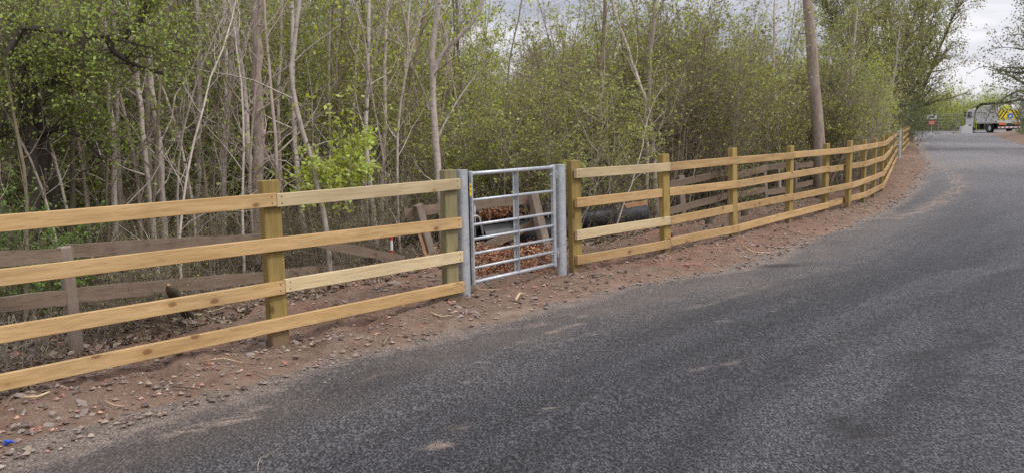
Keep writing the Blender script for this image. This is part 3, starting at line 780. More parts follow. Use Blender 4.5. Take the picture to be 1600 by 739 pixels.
# split log leaning out of the soil
b = MB(); q0 = gp(306, 500); q0[2] -= .1; q1 = at(264, 446, 7.25)
dv = q1 - q0
b.tube([q0, q0 + dv * .35 + [.01, 0, .01], q0 + dv * .7 + [0, .01, -.01], q0 + dv * .92, q1], [.045, .043, .048, .045, .022], 9, 0, True)
lg = thing('split_log', 'short broken log sticking out of the soil with a raw orange end', 'log', q0)
obj('bark', b.mesh('log_bark', 'bark_dark', True), lg, -q0)
b = MB(); b.tube([q0 + dv * .78 + [.012, -.026, .012], q0 + dv * .92 + [.004, -.02, .012], q1 + dv * .02], [.014, .034, .010], 7, 0, True)
obj('split_end', b.mesh('split_end', 'fresh_break', False), lg, -q0)
def stick(name, label, pts, r, mat, cat='stick', group=None):
    b = MB(); P = np.array(pts); b.tube(P, np.linspace(r, r * .6, len(P)), 6, 0, True)
    return tag(obj(name, b.mesh(name, mat, True)), label, cat, group)
def gpt(px, py, dz=0.02):
    p = gp(px, py); p[2] = max(gz(p[0], p[1]), float(zbase(p[0], p[1]))) + dz; return p
stick('stick', 'short pale stick on the brown verge below the timber fence', [gpt(599, 543), gpt(606, 537), gpt(614, 528, .03)], .010, 'old_x')
stick('straw', 'bent dry straw lying on the asphalt at the bottom of the picture', [gpt(403, 742, .015), gpt(404, 733, .03), gpt(408, 726, .04), gpt(416, 724, .035), gpt(421, 720, .045), gpt(430, 721, .03), gpt(437, 718, .02)], .0032, 'twig', 'straw')
stick('stick', 'bleached stick on the bare soil in front of the metal gate', [gpt(806, 478), gpt(812, 472, .03), gpt(819, 467)], .014, 'rail_pale')
stick('stick', 'thin dark twig beside the road edge left of the wooden posts', [gpt(270, 608), gpt(310, 613, .03), gpt(340, 622)], .007, 'bark_brown')
rngS = np.random.default_rng(5)
for k, (x, y) in enumerate([(560, 505), (470, 545), (180, 640), (150, 540), (640, 505), (760, 465), (1000, 415), (1080, 405), (350, 575), (90, 600), (230, 585), (690, 500), (880, 452), (940, 440), (1180, 395), (420, 590), (520, 560), (60, 640), (1250, 370), (480, 512), (330, 500), (210, 530), (600, 465), (1340, 330)]):
    a = rngS.uniform(-.5, .5); L = rngS.uniform(14, 34)
    tag(stick('twig', None, [gpt(x - L * math.cos(a), y + L * .35 * math.sin(a)), gpt(x, y + 2, .025), gpt(x + L * math.cos(a), y - L * .35 * math.sin(a))], rngS.uniform(.004, .008), ['bark_brown', 'twig', 'rail_pale'][k % 3]), 'thin broken twig lying on the bare brown verge', 'twig', 'twigs scattered on the verge')
# blue scrap
b = MB(); p = gpt(6, 700, .0)
for k in range(4): b.poly([p + [.0 + .008 * k, 0, .005 + .006 * k], p + [.03, .012 * k, .02], p + [.022 + .01 * k, .03, .008], p + [-.012, .035 - .006 * k, .015 + .006 * k]])
tag(obj('plastic_scrap', b.mesh('plastic_scrap', 'blue')), 'crumpled scrap of bright blue plastic at the edge of the road', 'plastic scrap')
# two charred stumps behind the long fence
for (x, y, h, lab) in ((1107, 356, .22, 'small dark tree stump behind the long fence, left of its neighbour'), (1163, 345, .24, 'small dark tree stump behind the long fence, nearer the far end')):
    p = gpt(x, y, -.05); b = MB(); b.tube([p, p + [.01, 0, h * .5], p + [.03, .0, h], p + [.02, 0, h * 1.25]], [.07, .055, .045, .015], 8, 0, True)
    b.tube([p + [0, 0, h * .3], p + [-.1, -.03, h * .7]], [.03, .012], 6, 0, True)
    tag(obj('tree_stump', b.mesh('tree_stump', 'bark_dark')), lab, 'stump')

# ------------------------------------------------------------------ rubble, gravel, soil clods
def rock_mesh(seed, mat, ang=0.35):
    rg = np.random.default_rng(seed)
    import bmesh
    bm = bmesh.new(); bmesh.ops.create_icosphere(bm, subdivisions=2, radius=1)
    ax = rg.uniform(.6, 1.15, 3); ax[2] *= .75
    pl = rg.normal(size=(11, 3)); pl /= np.linalg.norm(pl, axis=1)[:, None]; dd_ = rg.uniform(.45, .8, 11)
    for v in bm.verts:
        c = np.array(v.co)
        for n_, q in zip(pl, dd_):
            t = c @ n_
            if t > q: c = c - n_ * (t - q)
        c = c * ax * (1 + rg.normal() * .03)
        v.co = c * 1.25
    me = bpy.data.meshes.new('rubble'); bm.to_mesh(me); bm.free(); me.materials.append(M[mat]); return me
BR = [rock_mesh(100 + k, 'brick') for k in range(5)]; ST = [rock_mesh(200 + k, 'stone') for k in range(5)]; CL = [rock_mesh(300 + k, 'clod') for k in range(4)]
rngR = np.random.default_rng(21)
def rock(px, py, r, kind):
    p = gp(px, py); z = gz(p[0], p[1]); p = gp(px, py, z)
    me = {'b': BR, 's': ST, 'c': CL}[kind][rngR.integers(0, 4)]
    nm, lab, cat, grp = {'b': ('brick_lump', 'reddish lump of broken brick half sunk in the loose soil near the fence', 'brick', 'red brick rubble in the soil along the fence'),
                         's': ('stone', 'grey brown stone lying loose on the soil near the fence', 'stone', 'grey stones on the soil along the fence'),
                         'c': ('soil_clod', 'dark clod of dug soil heaped near the fence', 'soil clod', 'dark soil clods along the fence')}[kind]
    o = obj(nm, me, None, (p[0], p[1], gz(p[0], p[1]) + r * .08), tuple(rngR.uniform(0, 6.28, 3) * (0.15, 0.15, 1)))
    o.scale = (r, r * rngR.uniform(.75, 1.1), r * rngR.uniform(.6, .9)); tag(o, lab, cat, grp)
for (x, y, s, k) in [(35, 548, 7, 'b'), (22, 541, 7, 'b'), (53, 557, 7, 'b'), (96, 541, 7, 'b'), (84, 544, 6, 'b'), (28, 558, 7, 'b'), (50, 548, 8, 's'), (72, 538, 7, 's'), (102, 536, 8, 'c'), (62, 612, 9, 's'), (80, 630, 10, 's'), (60, 677, 9, 'b'), (20, 672, 9, 's'), (131, 627, 9, 's'), (98, 630, 6, 'b'), (20, 630, 8, 's'), (30, 645, 9, 'c'), (12, 655, 9, 'c'), (45, 655, 9, 'c'), (75, 655, 8, 's'), (40, 668, 9, 's'), (60, 645, 8, 'c'), (100, 655, 8, 'c'),
                     (247, 530, 6, 'b'), (250, 534, 6, 'b'), (265, 510, 5, 'b'), (272, 504, 5, 'b'), (310, 490, 5, 's'), (325, 564, 7, 'b'), (374, 489, 8, 'b'), (300, 500, 6, 's'), (318, 492, 5, 'b'), (350, 548, 5, 'b'), (388, 584, 6, 'b'),
                     (576, 511, 8, 'b'), (590, 519, 6, 'b'), (535, 539, 5, 'b'), (518, 574, 6, 'b'), (487, 569, 4, 'b'), (485, 484, 6, 'b'), (573, 466, 5, 'b'), (556, 531, 5, 'b'), (445, 565, 6, 'b'), (615, 441, 11, 's'), (600, 441, 7, 'c'), (470, 493, 7, 's'), (455, 520, 5, 'b'), (657, 508, 5, 'b'), (540, 480, 4, 's'),
                     (890, 455, 5, 's'), (970, 472, 4, 'c'), (835, 466, 6, 's'), (905, 455, 9, 'c'), (938, 466, 5, 'c'), (1000, 416, 5, 'b'), (1020, 412, 5, 'b'), (1055, 417, 6, 'c'), (1090, 415, 6, 'b'), (1075, 410, 6, 'b'), (1115, 396, 5, 'b'), (1185, 383, 5, 'c'), (1150, 392, 4, 's'), (1175, 352, 4, 'b'), (1185, 348, 4, 'b'), (1205, 345, 4, 'b'), (1130, 355, 4, 'b'), (1200, 352, 4, 'b'), (1220, 340, 4, 'b'), (1260, 328, 4, 'b'), (1290, 350, 4, 'c'), (1416, 270, 3, 's'), (1417, 297, 3, 's'), (1436, 228, 5, 's'), (1445, 227, 5, 's')]:
    d = np.hypot(*gp(x, y)[:2]); rock(x, y, s * d / 1400 * .95, k)
# rubble scattered at random along the dug strip
for k in range(150):
    px = rngR.uniform(-40, 1370); yn = np.interp(px, [-40, 0, 436, 705, 900, 1146, 1370], [690, 655, 541, 480, 432, 378, 310])
    y = yn + rngR.normal() * 22 * (yn - 190) / 300 - 8
    y = min(y, np.interp(px, [e[0] for e in EDGE_PX[2:17]], [e[1] for e in EDGE_PX[2:17]]) - 8)
    d = np.hypot(*gp(px, y)[:2])
    if d > 26 or d < 3: continue
    rock(px, y, rngR.uniform(.012, .032), 'bbsss'[rngR.integers(0, 5)])
for p_ in (P1, P2, fp[0], fp[1], fp[2], g1, g2):
    for k in range(7):
        a = rngR.uniform(0, 6.28); q = p_[:2] + rngR.uniform(.1, .2) * np.array([math.cos(a), math.sin(a)]); v = np.array([q[0], q[1], 0 - CAM_H])
        rock(800 + F_PX * (v @ RT) / (v @ FW), 369.5 - F_PX * (v @ UP) / (v @ FW), rngR.uniform(.02, .04), 'ccs'[k % 3])
# loose gravel and crumbs: nobody could count it
def scatter_pts(n, rng, lo=-.15, hi=3.4, ymax=48):
    y = 3.0 + (ymax - 3) * rng.random(n) ** 2.6; d = rng.uniform(lo, hi, n)
    d = np.where(rng.random(n) < .07, .1 - np.abs(rng.normal(size=n)) * .5, d)
    x = xl(y) - d * 1.25
    return x, y
def crumbs(name, mat, n, size, seed, label, lo=-.1, hi=3.4, colr=None):
    rng = np.random.default_rng(seed); x, y = scatter_pts(n, rng, lo, hi)
    d_ = xl(y) - x
    keep = fbm(x * 1.2, y * 1.2, 3, seed) > rng.uniform(-.5, .45, n); keep &= (d_ > 0) | (name == 'gravel')
    x, y, d_ = x[keep], y[keep], d_[keep]; n = len(x)
    z = np.maximum(soil_z(x, y), zbase(x, y) + .004)
    r = size * rng.uniform(.4, 1.2, n) ** 1.6 * np.where(d_ < 0, .5, 1.0)
    O = np.array([(1, .2, 0), (-.3, .9, .1), (-1, -.1, -.05), (.25, -.9, .05), (.1, .05, .6), (0, .1, -.6)])
    th = rng.uniform(0, 6.28, n); c, s = np.cos(th), np.sin(th)
    V = np.empty((n, 6, 3)); V[:, :, 0] = c[:, None] * O[None, :, 0] - s[:, None] * O[None, :, 1]; V[:, :, 1] = s[:, None] * O[None, :, 0] + c[:, None] * O[None, :, 1]; V[:, :, 2] = O[None, :, 2]
    V *= rng.uniform(.65, 1.2, (n, 6, 1)) * r[:, None, None]; V += np.stack([x, y, z + r * .3], -1)[:, None]
    T = np.array([(0, 1, 4), (1, 2, 4), (2, 3, 4), (3, 0, 4), (1, 0, 5), (2, 1, 5), (3, 2, 5), (0, 3, 5)])
    F = (np.arange(n)[:, None, None] * 6 + T[None]).reshape(-1, 3)
    o = obj(name, mesh_from(name, V.reshape(-1, 3), [F], 'crumb')); o.color = (*colr, 1); tag(o, label, 'gravel', None, 'stuff')
crumbs('gravel', 'stone', 15000, .019, 61, 'small grey brown gravel strewn over the verge', colr=(.24, .195, .165))
crumbs('brick_crumbs', 'brick', 6000, .019, 62, 'small red brick crumbs strewn over the dug soil', .3, colr=(.36, .18, .14))
crumbs('soil_crumbs', 'clod', 20000, .024, 63, 'dark soil crumbs strewn over the verge', .05, colr=(.21, .148, .115))

# ------------------------------------------------------------------ chips, litter, dead stems, grass
def quads_on_ground(name, mat, x, y, size, rng, label, cat, color, tilt=.5, aspect=.6, dz=.0, hump=None):
    n = len(x); z = soil_z(x, y) + dz + rng.uniform(0, .02, n)
    if hump is not None: z = z + hump
    u = rng.normal(size=(n, 3)); u[:, 2] *= tilt; u /= np.linalg.norm(u, axis=1)[:, None]
    w = np.cross(u, rng.normal(size=(n, 3)) * (.4, .4, 1) + (0, 0, .6)); w /= np.linalg.norm(w, axis=1)[:, None] + 1e-9
    L = (size * rng.uniform(.5, 1.5, n))[:, None]; P = np.stack([x, y, z], -1); W = L * aspect * .5
    nn = np.cross(u, w)
    V = np.stack([P - u * L * .5, P + w * W + nn * L * .1, P + u * L * .5, P - w * W + nn * L * .1], 1).reshape(-1, 3)
    o = obj(name, mesh_from(name, V, [np.arange(n * 4).reshape(-1, 4)], mat)); o.color = (*color, 1)
    return tag(o, label, cat, None, 'stuff')
rngG = np.random.default_rng(31)
def blob_px(n, px, py, sx, sy):
    c = [gp(a, b)[:2] for a, b in zip(px + sx * rngG.normal(size=n), py + sy * rngG.normal(size=n).clip(-1.6, 1.6))]
    c = np.array(c); return c[:, 0], c[:, 1]
xs, ys = [], []
for (n_, px, py, sx, sy) in ((2200, 800, 416, 40, 10), (1500, 770, 424, 28, 9), (1300, 545, 398, 40, 7), (500, 700, 420, 40, 12), (500, 840, 395, 25, 8)):
    a, c = blob_px(n_, px, py, sx, sy); xs.append(a); ys.append(c)
x = np.concatenate(xs); y = np.concatenate(ys)
quads_on_ground('wood_chips', 'chip', x, y, .05, rngG, 'orange brown wood chips heaped behind the gate', 'wood chips', (.31, .145, .07), .5, .5, 0, .05 * np.abs(rngG.normal(size=len(x))))
# chips caught on the pipe
n_ = 900; t = rngG.random(n_); A = at(752, 338, 11.6); B = at(805, 331, 11.85); P = A + (B - A) * t[:, None] + rngG.normal(size=(n_, 3)) * (.07, .09, .03) + (0, -.12, .03)
b = MB(); b.leaves(P, .05, rngG, 0, .5, .6); o = obj('wood_chips', b.mesh('wood_chips', 'chip')); o.color = (.33, .16, .075, 1); tag(o, 'orange brown wood chips caught on top of the black pipe', 'wood chips', None, 'stuff')
# leaf litter over the wood floor
n_ = 26000; px = rngG.uniform(-120, 1400, n_); k = 26 * rngG.random(n_) ** 2.0 - .5; d = dline(px) + k
pp = np.array([pol(a, c)[:2] for a, c in zip(px, d)])
quads_on_ground('leaf_litter', 'chip', pp[:, 0], pp[:, 1], .055, rngG, 'dead brown leaf litter over the floor of the wood', 'leaf litter', (.22, .165, .115), .5, .6)
# twigs & pale dead stems on the wood floor, and grass tufts
def blades(name, mat, x, y, h, rng, label, cat, color, lean=.5, wdt=.006, clump=0, zoff=0):
    n = len(x); z = soil_z(x, y) - .01
    P = np.stack([x, y, z], -1); a = rng.uniform(0, 6.28, n); H = h * rng.uniform(.4, 1.3, n)
    l = lean * rng.uniform(.2, 1.3, n)
    dx = np.stack([np.cos(a), np.sin(a), np.zeros(n)], -1); sd = np.stack([-np.sin(a), np.cos(a), np.zeros(n)], -1) * (wdt * rng.uniform(.6, 1.4, n))[:, None]
    m1 = P + dx * (l * H * .35)[:, None] + np.stack([0 * H, 0 * H, H * .62], -1); tp_ = P + dx * (l * H)[:, None] + np.stack([0 * H, 0 * H, H * np.clip(1.05 - .35 * l, .2, 1)], -1)
    V = np.stack([P - sd, P + sd, m1 + sd * .8, m1 - sd * .8, tp_], 1).reshape(-1, 3)
    i = np.arange(n) * 5
    o = obj(name, mesh_from(name, V, [np.stack([i, i + 1, i + 2, i + 3], -1), np.stack([i + 3, i + 2, i + 4], -1)], mat)); o.color = (*color, 1)
    return tag(o, label, cat, None, 'stuff')
n_ = 9000; px = rngG.uniform(-120, 1400, n_); k = 12 * rngG.random(n_) ** 1.4 + .1; d = dline(px) + k
pp = np.array([pol(a, c)[:2] for a, c in zip(px, d)])
blades('dead_stems', 'grass', pp[:, 0], pp[:, 1], .26, rngG, 'pale dead grass and bramble stems on the floor of the wood', 'dead stems', (.27, .225, .165), 2.4, .004)
tx, ty = [], []
for (px, py, n_, s) in [(40, 490, 260, .22), (90, 478, 220, .2), (20, 500, 200, .2), (380 / 2, 466, 200, .14), (205, 462, 120, .12), (300, 452, 60, .1), (600, 395, 100, .12), (650, 398, 90, .12), (745, 396, 60, .1), (1175, 326, 160, .25), (1180, 322, 100, .2), (945, 360, 120, .2), (980, 352, 120, .2), (530, 515, 10, .02), (1060, 345, 100, .2), (925, 350, 100, .2), (480, 405, 60, .15), (150, 450, 100, .3), (1100, 330, 100, .3), (1300, 300, 140, .4), (1230, 310, 100, .3)]:
    c = gp(px, py); tx.append(c[0] + rngG.normal(size=n_) * s); ty.append(c[1] + rngG.normal(size=n_) * s)
blades('grass', 'grass', np.concatenate(tx), np.concatenate(ty), .20, rngG, 'rough green grass tufts along the old fence', 'grass', (.15, .17, .055), .8, .004)
# grass and weeds beyond the right edge of the road
n_ = 9000; y = rngG.uniform(4, 85, n_); x = road_right(y) + .8 + np.abs(rngG.normal(size=n_)) * 4
blades('verge_grass', 'grass', x, y, .28, rngG, 'rough grass on the bank beyond the right edge of the road', 'grass', (.13, .14, .05), .7, .012)

# ------------------------------------------------------------------ road sweeper tanker at the crest
M['tankpaint'] = mat_plain('grey_white_tank_paint', (0.62, 0.60, 0.57), (0.42, 0.40, 0.37), 0.5, scale=1.6)
M['cabpaint'] = mat_plain('white_cab_paint', (0.62, 0.61, 0.60), (0.52, 0.50, 0.48), 0.4, scale=1.5)
M['darksteel'] = mat_plain('dark_chassis_steel', (0.018, 0.018, 0.019), (0.04, 0.037, 0.034), 0.7, scale=3)
M['rubber'] = mat_plain('tyre_rubber', (0.016, 0.016, 0.016), (0.03, 0.028, 0.026), 0.85)
M['glass'] = mat_plain('dark_cab_glass', (0.02, 0.025, 0.03), rough=0.12, spec=0.6, bump=0)
M['chev_yellow'] = mat_plain('chevron_yellow', (0.80, 0.62, 0.03), (0.76, 0.58, 0.03), 0.5, scale=2)
M['lime'] = mat_plain('lime_yellow_panel', (0.62, 0.72, 0.06), (0.58, 0.68, 0.05), 0.5, scale=2)
M['orange'] = mat_plain('orange_red_reflector', (0.65, 0.17, 0.06), (0.6, 0.14, 0.05), 0.4, scale=2)
M['signblue'] = mat_plain('sign_blue', (0.02, 0.12, 0.50), (0.02, 0.11, 0.46), 0.4, scale=2)
yawT = R(-4)
loc = pol(1556.5, 104); ca, sa = math.cos(yawT), math.sin(yawT)
loc = loc + np.array([1.2 * ca, 1.2 * sa, 0]); loc[2] = float(zbase(loc[0], loc[1])) - .01; yawT = R(-1)
T = thing('road_sweeper', 'grey white tanker lorry with yellow chevron rear and black hose at the road crest', 'lorry', loc, rot=(0, 0, yawT)); T.scale = (.95, .95, .95)
def tp_(name, b, mats, smooth=False, parent=None): return obj(name, b.mesh(name, mats, smooth), parent or T)
b = MB()
for sx in (-.42, .42): b.box((sx, 3.4, .78), (.12, 6.6, .24), 0)
b.box((0, .12, .62), (2.3, .10, .55), 0); b.box((0, 2.6, .62), (2.2, 1.0, .5), 0); b.box((-.9, 4.3, .75), (.55, 1.1, .8), 0); b.box((.9, 4.3, .75), (.55, 1.1, .8), 0)
tp_('chassis', b, 'darksteel')
b = MB(); prof = [(0.0, 1.0), (0.0, 2.55), (.25, 2.95), (2.4, 2.98), (4.6, 2.55), (5.0, 1.9), (5.0, 1.15), (4.4, 1.0)]
b.prism([(-1.18, y, z) for y, z in prof], (2.36, 0, 0))
body = tp_('tank_body', b, 'tankpaint')
b = MB()
for y in (1.2, 2.4, 3.6): b.box((-1.193, y, 1.85), (.02, .06, 1.5))
b.box((-1.195, 2.4, 2.0), (.02, 4.7, .05)); b.box((-1.195, 2.4, 1.15), (.03, 4.9, .08))
tp_('side_ribs', b, 'palegrey', False, body)
b = MB(); cp = [(5.25, .65), (5.25, 2.55), (5.45, 2.68), (6.7, 2.62), (7.0, 1.75), (7.12, 1.5), (7.15, .55), (6.75, .45)]
b.prism([(-1.13, y, z) for y, z in cp], (2.26, 0, 0)); cab = tp_('cab', b, 'cabpaint')
b = MB(); b.prism([(-1.135, 5.75, 1.6), (-1.135, 5.75, 2.35), (-1.135, 6.6, 2.35), (-1.135, 6.85, 1.6)], (-.01, 0, 0)); tp_('side_window', b, 'glass', False, cab)
b = MB(); b.prism([(-1.0, 6.735, 2.52), (1.0, 6.735, 2.52), (1.0, 7.01, 1.78), (-1.0, 7.01, 1.78)], (0, .02, .008)); tp_('windscreen', b, 'glass', False, cab)
b = MB(); b.box((-1.36, 6.85, 2.05), (.12, .2, .5)); b.tube([(-1.13, 6.8, 2.3), (-1.36, 6.85, 2.25)], .03, 6); tp_('mirror', b, 'darksteel', False, cab)
b = MB(); b.box((0, 7.2, .6), (2.3, .12, .35)); tp_('front_bumper', b, 'cabpaint')
def wheel(x, y):
    b = MB(); P = [(x - .14, y, .48), (x - .15, y, .48), (x, y, .48), (x + .15, y, .48), (x + .14, y, .48)]
    b.tube([(x - .15, y, .48), (x - .12, y, .48), (x + .12, y, .48), (x + .15, y, .48)], [.43, .48, .48, .43], 20, 0, True)
    w = tp_('wheel', b, 'rubber')
    c = MB(); s_ = -1 if x < 0 else 1; c.tube([(x + s_ * .151, y, .48), (x + s_ * .16, y, .48)], [.26, .2], 14, 0, True); tp_('rim', c, 'palegrey', False, w)
for y in (1.75, 6.1):
    for x in (-.98, .98): wheel(x, y)
for y in (1.75, 6.1):
    for x in (-1.0, 1.0):
        b = MB(); b.tube([(x, y + .58 * math.cos(t), .5 + .58 * math.sin(t)) for t in np.linspace(.1, math.pi - .1, 9)], .05, 4)
        tp_('mudguard', b, 'darksteel')
b = MB(); b.tube([(-1.05, 5.0, .35), (-1.1, 4.95, 1.2), (-1.1, 4.95, 2.3), (-1.0, 4.75, 2.9), (-.85, 4.3, 3.12), (-.5, 3.0, 3.16), (-.2, 1.6, 3.2), (0, .6, 3.25)], .13, 10, 0, True)
b.box((0, .5, 3.2), (.9, .5, .26), 0)
tp_('suction_hose', b, 'rubber', True)
b = MB(); b.tube([(-1.25, 4.4, .3), (-1.25, 4.4, 1.1), (-1.25, 4.75, 1.5), (-1.25, 4.75, .5)], .035, 6); tp_('hose_guard', b, 'lime')
# rear: yellow panel with black chevrons, each stripe a flat board of its own colour
b = MB(); b.box((0, -.012, 1.9), (2.3, .02, 1.0), 0)
for s_ in (-1, 1):
    for k in range(3):
        x0_ = .12 + k * .37; w_s = .17
        # V stripes, clipped to the panel
        pts = [(s_ * x0_, -.026, 1.41), (s_ * (x0_ + w_s), -.026, 1.41)]
        xe = min(x0_ + .62, 1.14); xe2 = min(x0_ + w_s + .62, 1.14)
        z1 = 1.41 + (xe - x0_) * 1.55; z2 = 1.41 + (xe2 - x0_ - w_s) * 1.55
        pts = [(s_ * x0_, -.026, 2.39 - 0), (s_ * (x0_ + w_s), -.026, 2.39), (s_ * xe2, -.026, max(2.39 - (z2 - 1.41), 1.42)), (s_ * xe, -.026, max(2.39 - (z1 - 1.41), 1.42))]
        b.poly(pts, 1)
tp_('chevron_panel', b, ['chev_yellow', 'black'])
b = MB(); a = np.linspace(0, 2 * math.pi, 25)[:-1]
b.prism([(.12 + .34 * math.cos(q), -.03, 1.75 + .34 * math.sin(q)) for q in a], (0, -.015, 0), 0)
b.prism([(.12 + .30 * math.cos(q), -.048, 1.75 + .30 * math.sin(q)) for q in a], (0, -.004, 0), 1)
ar = [(-.05, .16), (.05, .16), (.05, -.02), (.13, .05), (.13, -.08), (0, -.2), (-.13, -.08), (-.13, .05), (-.05, -.02)]
cr, sr = math.cos(R(-45)), math.sin(R(-45))
b.prism([(.12 + x * cr - z * sr, -.055, 1.75 + x * sr + z * cr) for x, z in ar], (0, -.004, 0), 0)
tp_('arrow_sign', b, ['white', 'signblue'])
b = MB(); b.box((-.35, -.02, 2.68), (.95, .03, .36)); tp_('rear_sign', b, 'lime')
for x_, w_s in ((-.75, .6), (.85, .45)):
    b = MB(); b.box((x_, -.03, .95), (w_s, .06, .26)); tp_('rear_lamp', b, 'orange')
b = MB(); b.box((0, -.09, .55), (2.3, .1, .16), 0)
for k in range(5): b.box((-.95 + k * .46, -.143, .55), (.2, .008, .12), 1)
tp_('rear_bumper', b, ['white', 'red'])
b = MB(); b.box((0, -.02, 3.08), (.12, .12, .18)); tp_('beacon', b, 'orange')

# concrete block, site fence panels, sign
bl = pol(1511, 101); bl[2] = float(zbase(*bl[:2]))
b = MB(); b.prism([(-.55, 0, 0), (.55, 0, 0), (.5, 0, .75), (-.5, 0, .75)], (0, .5, 0)); b.box((0, .25, .80), (.3, .08, .1))
tag(obj('barrier_block', b.mesh('barrier_block', 'palegrey'), None, bl), 'pale grey barrier block on the ground in front of the lorry cab', 'barrier')
A0, A1 = pol(1437, 100), pol(1521, 106)
NP = 3; dv = (A1 - A0) / NP
for k in range(NP):
    p = A0 + dv * k; p[2] = float(zbase(*p[:2])); L = np.linalg.norm(dv[:2]) - .06
    t = thing('site_fence_panel', ['grey mesh site fence panel with a red and white sign, nearest the trees', 'grey mesh site fence panel in the middle of the three at the crest', 'grey mesh site fence panel beside the lorry'][k], 'fence panel', p, 'temporary mesh fence panels at the crest', (0, 0, math.atan2(dv[1], dv[0])))
    b = MB(); 
    for x in (0, L): b.tube([(x, 0, .08), (x, 0, 2.05)], .021, 6)
    for z in (.15, 2.0): b.tube([(0, 0, z), (L, 0, z)], .019, 6)
    obj('frame', b.mesh('panel_frame', 'galv_dark'), t)
    b = MB()
    for x in np.arange(.12, L, .16): b.tube([(x, 0, .15), (x, 0, 2.0)], .006, 3)
    for z in np.arange(.35, 2, .3): b.tube([(0, 0, z), (L, 0, z)], .006, 3)
    obj('mesh_infill', b.mesh('panel_mesh', 'galv_dark'), t)
    b = MB(); b.box((L, 0, .06), (.7, .22, .12), 0, None, .02); obj('foot_block', b.mesh('foot_block', 'stone'), t)
sp = pol(1455, 99.2); sp[2] = float(zbase(*sp[:2]))
t = thing('site_sign', 'red and white site notice hung on the mesh fence panel near the trees', 'sign', sp, rot=(0, 0, R(-26)))
b = MB(); b.box((0, 0, 1.72), (.85, .03, .42), 0); b.box((0, -.018, 1.78), (.5, .006, .08), 1); b.box((0, -.018, 1.64), (.6, .006, .06), 1); obj('white_board', b.mesh('white_board', ['white', 'black']), t)
b = MB(); b.box((0, 0, 1.16), (.72, .03, .44), 0); b.box((0, -.018, 1.22), (.5, .006, .08), 1); b.box((0, -.018, 1.06), (.42, .006, .06), 1); obj('red_board', b.mesh('red_board', ['red', 'white']), t)
b = MB(); b.tube([(.0, .05, 0), (.0, .05, 2.3)], .03, 6); obj('sign_post', b.mesh('sign_post', 'palegrey'), t)

# dark green palisade and a pale box glimpsed through the wood
fa, fb = at(640, 198, 24), at(905, 182, 26.5)
dg = (fb - fa)[:2]; Lg = np.linalg.norm(dg)
t = thing('palisade_fence', 'dark green steel fence with a pale top rail glimpsed through the bushes behind the gate', 'fence', (fa[0], fa[1], 0), rot=(0, 0, math.atan2(dg[1], dg[0])))
b = MB()
for x in np.arange(0, Lg, .15): b.box((x, .06, 1.15), (.10, .02, 2.3))
obj('pales', b.mesh('pales', 'darkgreen'), t)
b = MB(); b.tube([(0, -.02, fa[2]), (Lg, -.02, fb[2])], .028, 6); obj('rail', b.mesh('pale_rail', 'palegrey'), t)
pc = pol(786, 21.5); b = MB(); b.box((0, 0, .95), (.52, .4, 1.3), 0, None, .02); b.box((0, 0, 1.62), (.6, .48, .05), 0); b.box((0, 0, .15), (.6, .5, .3), 0)
tag(obj('grey_cabinet', b.mesh('grey_cabinet', 'palegrey'), None, pc, (0, 0, .3)), 'pale grey box half hidden by the bushes behind the top of the gate', 'cabinet')

# ------------------------------------------------------------------ trees
def wander(rng, p, d, L, n, wob, up=0.0, droop=0.0):
    """a limb: n+1 points from p along d, wandering, bending up or down"""
    P = [np.array(p, float)]; d = np.array(d, float); d /= np.linalg.norm(d)
    for i in range(n):
        d = d + rng.normal(size=3) * wob + np.array([0, 0, up - droop * (i / n)]); d /= np.linalg.norm(d)
        P.append(P[-1] + d * L / n)
    return np.array(P)
def pt_on(P, s):
    n = len(P) - 1; f = np.clip(s * n, 0, n - 1e-6); i = int(f); return P[i] + (P[i + 1] - P[i]) * (f - i), (P[i + 1] - P[i]) / (np.linalg.norm(P[i + 1] - P[i]) + 1e-9)
def side_dir(rng, d, ang):
    r = rng.normal(size=3); r -= (r @ d) * d; r /= np.linalg.norm(r) + 1e-9
    return d * math.cos(ang) + r * math.sin(ang)
def grow(rng, stem, r0, W, Tw, leafP, nb=20, s0=.15, blen=1.2, bel=(.5, 1.0), nt=5, tl=.45, ns=2, sl=.22, lpt=5, up=.05, droop=0.0, shape=1.0, r_end=.15, spread=.05):
    """branches W (wood), twigs Tw and leaf points along one stem"""
    az = rng.uniform(0, 6.28)
    for k in range(nb):
        s = s0 + (1 - s0) * ((k + rng.random()) / nb); p, d = pt_on(stem, s); az += 2.4 + rng.normal() * .4
        el = rng.uniform(*bel)
        h = np.array([math.cos(az), math.sin(az), 0.0])
        bd = h * math.cos(el) + (d * .6 + np.array([0, 0, .4])) * math.sin(el)
        L = blen * rng.uniform(.5, 1.25) * (1 - .75 * max(0, (s - s0) / (1 - s0)) ** shape)
        rb = max(.0025, min(r0 * (1 - s * (1 - r_end)) * .45, .012 * L + .002))
        B = wander(rng, p, bd, L, 5, .16, up, droop)
        W.append((B, np.linspace(rb, .002, 6), 4))
        for q in range(nt):
            s2 = rng.uniform(.2, 1); p2, d2 = pt_on(B, s2)
            tw = wander(rng, p2, side_dir(rng, d2, rng.uniform(.4, 1.0)), tl * rng.uniform(.4, 1.3), 3, .2, up, droop)
            Tw.append((tw, np.linspace(max(.0016, rb * .35), .0012, 4), 3))
            for z in range(ns):
                p3, d3 = pt_on(tw, rng.uniform(.2, 1)); t3 = wander(rng, p3, side_dir(rng, d3, rng.uniform(.4, 1.1)), sl * rng.uniform(.4, 1.4), 2, .2, up, droop)
                Tw.append((t3, np.array([.0016, .0013, .001]), 3))
                for l in range(rng.poisson(lpt)): leafP.append(pt_on(t3, rng.random() ** .4)[0] + rng.normal(size=3) * spread * .4)
            for l in range(rng.poisson(lpt)): leafP.append(pt_on(tw, rng.random() ** .5)[0] + rng.normal(size=3) * spread * .5)
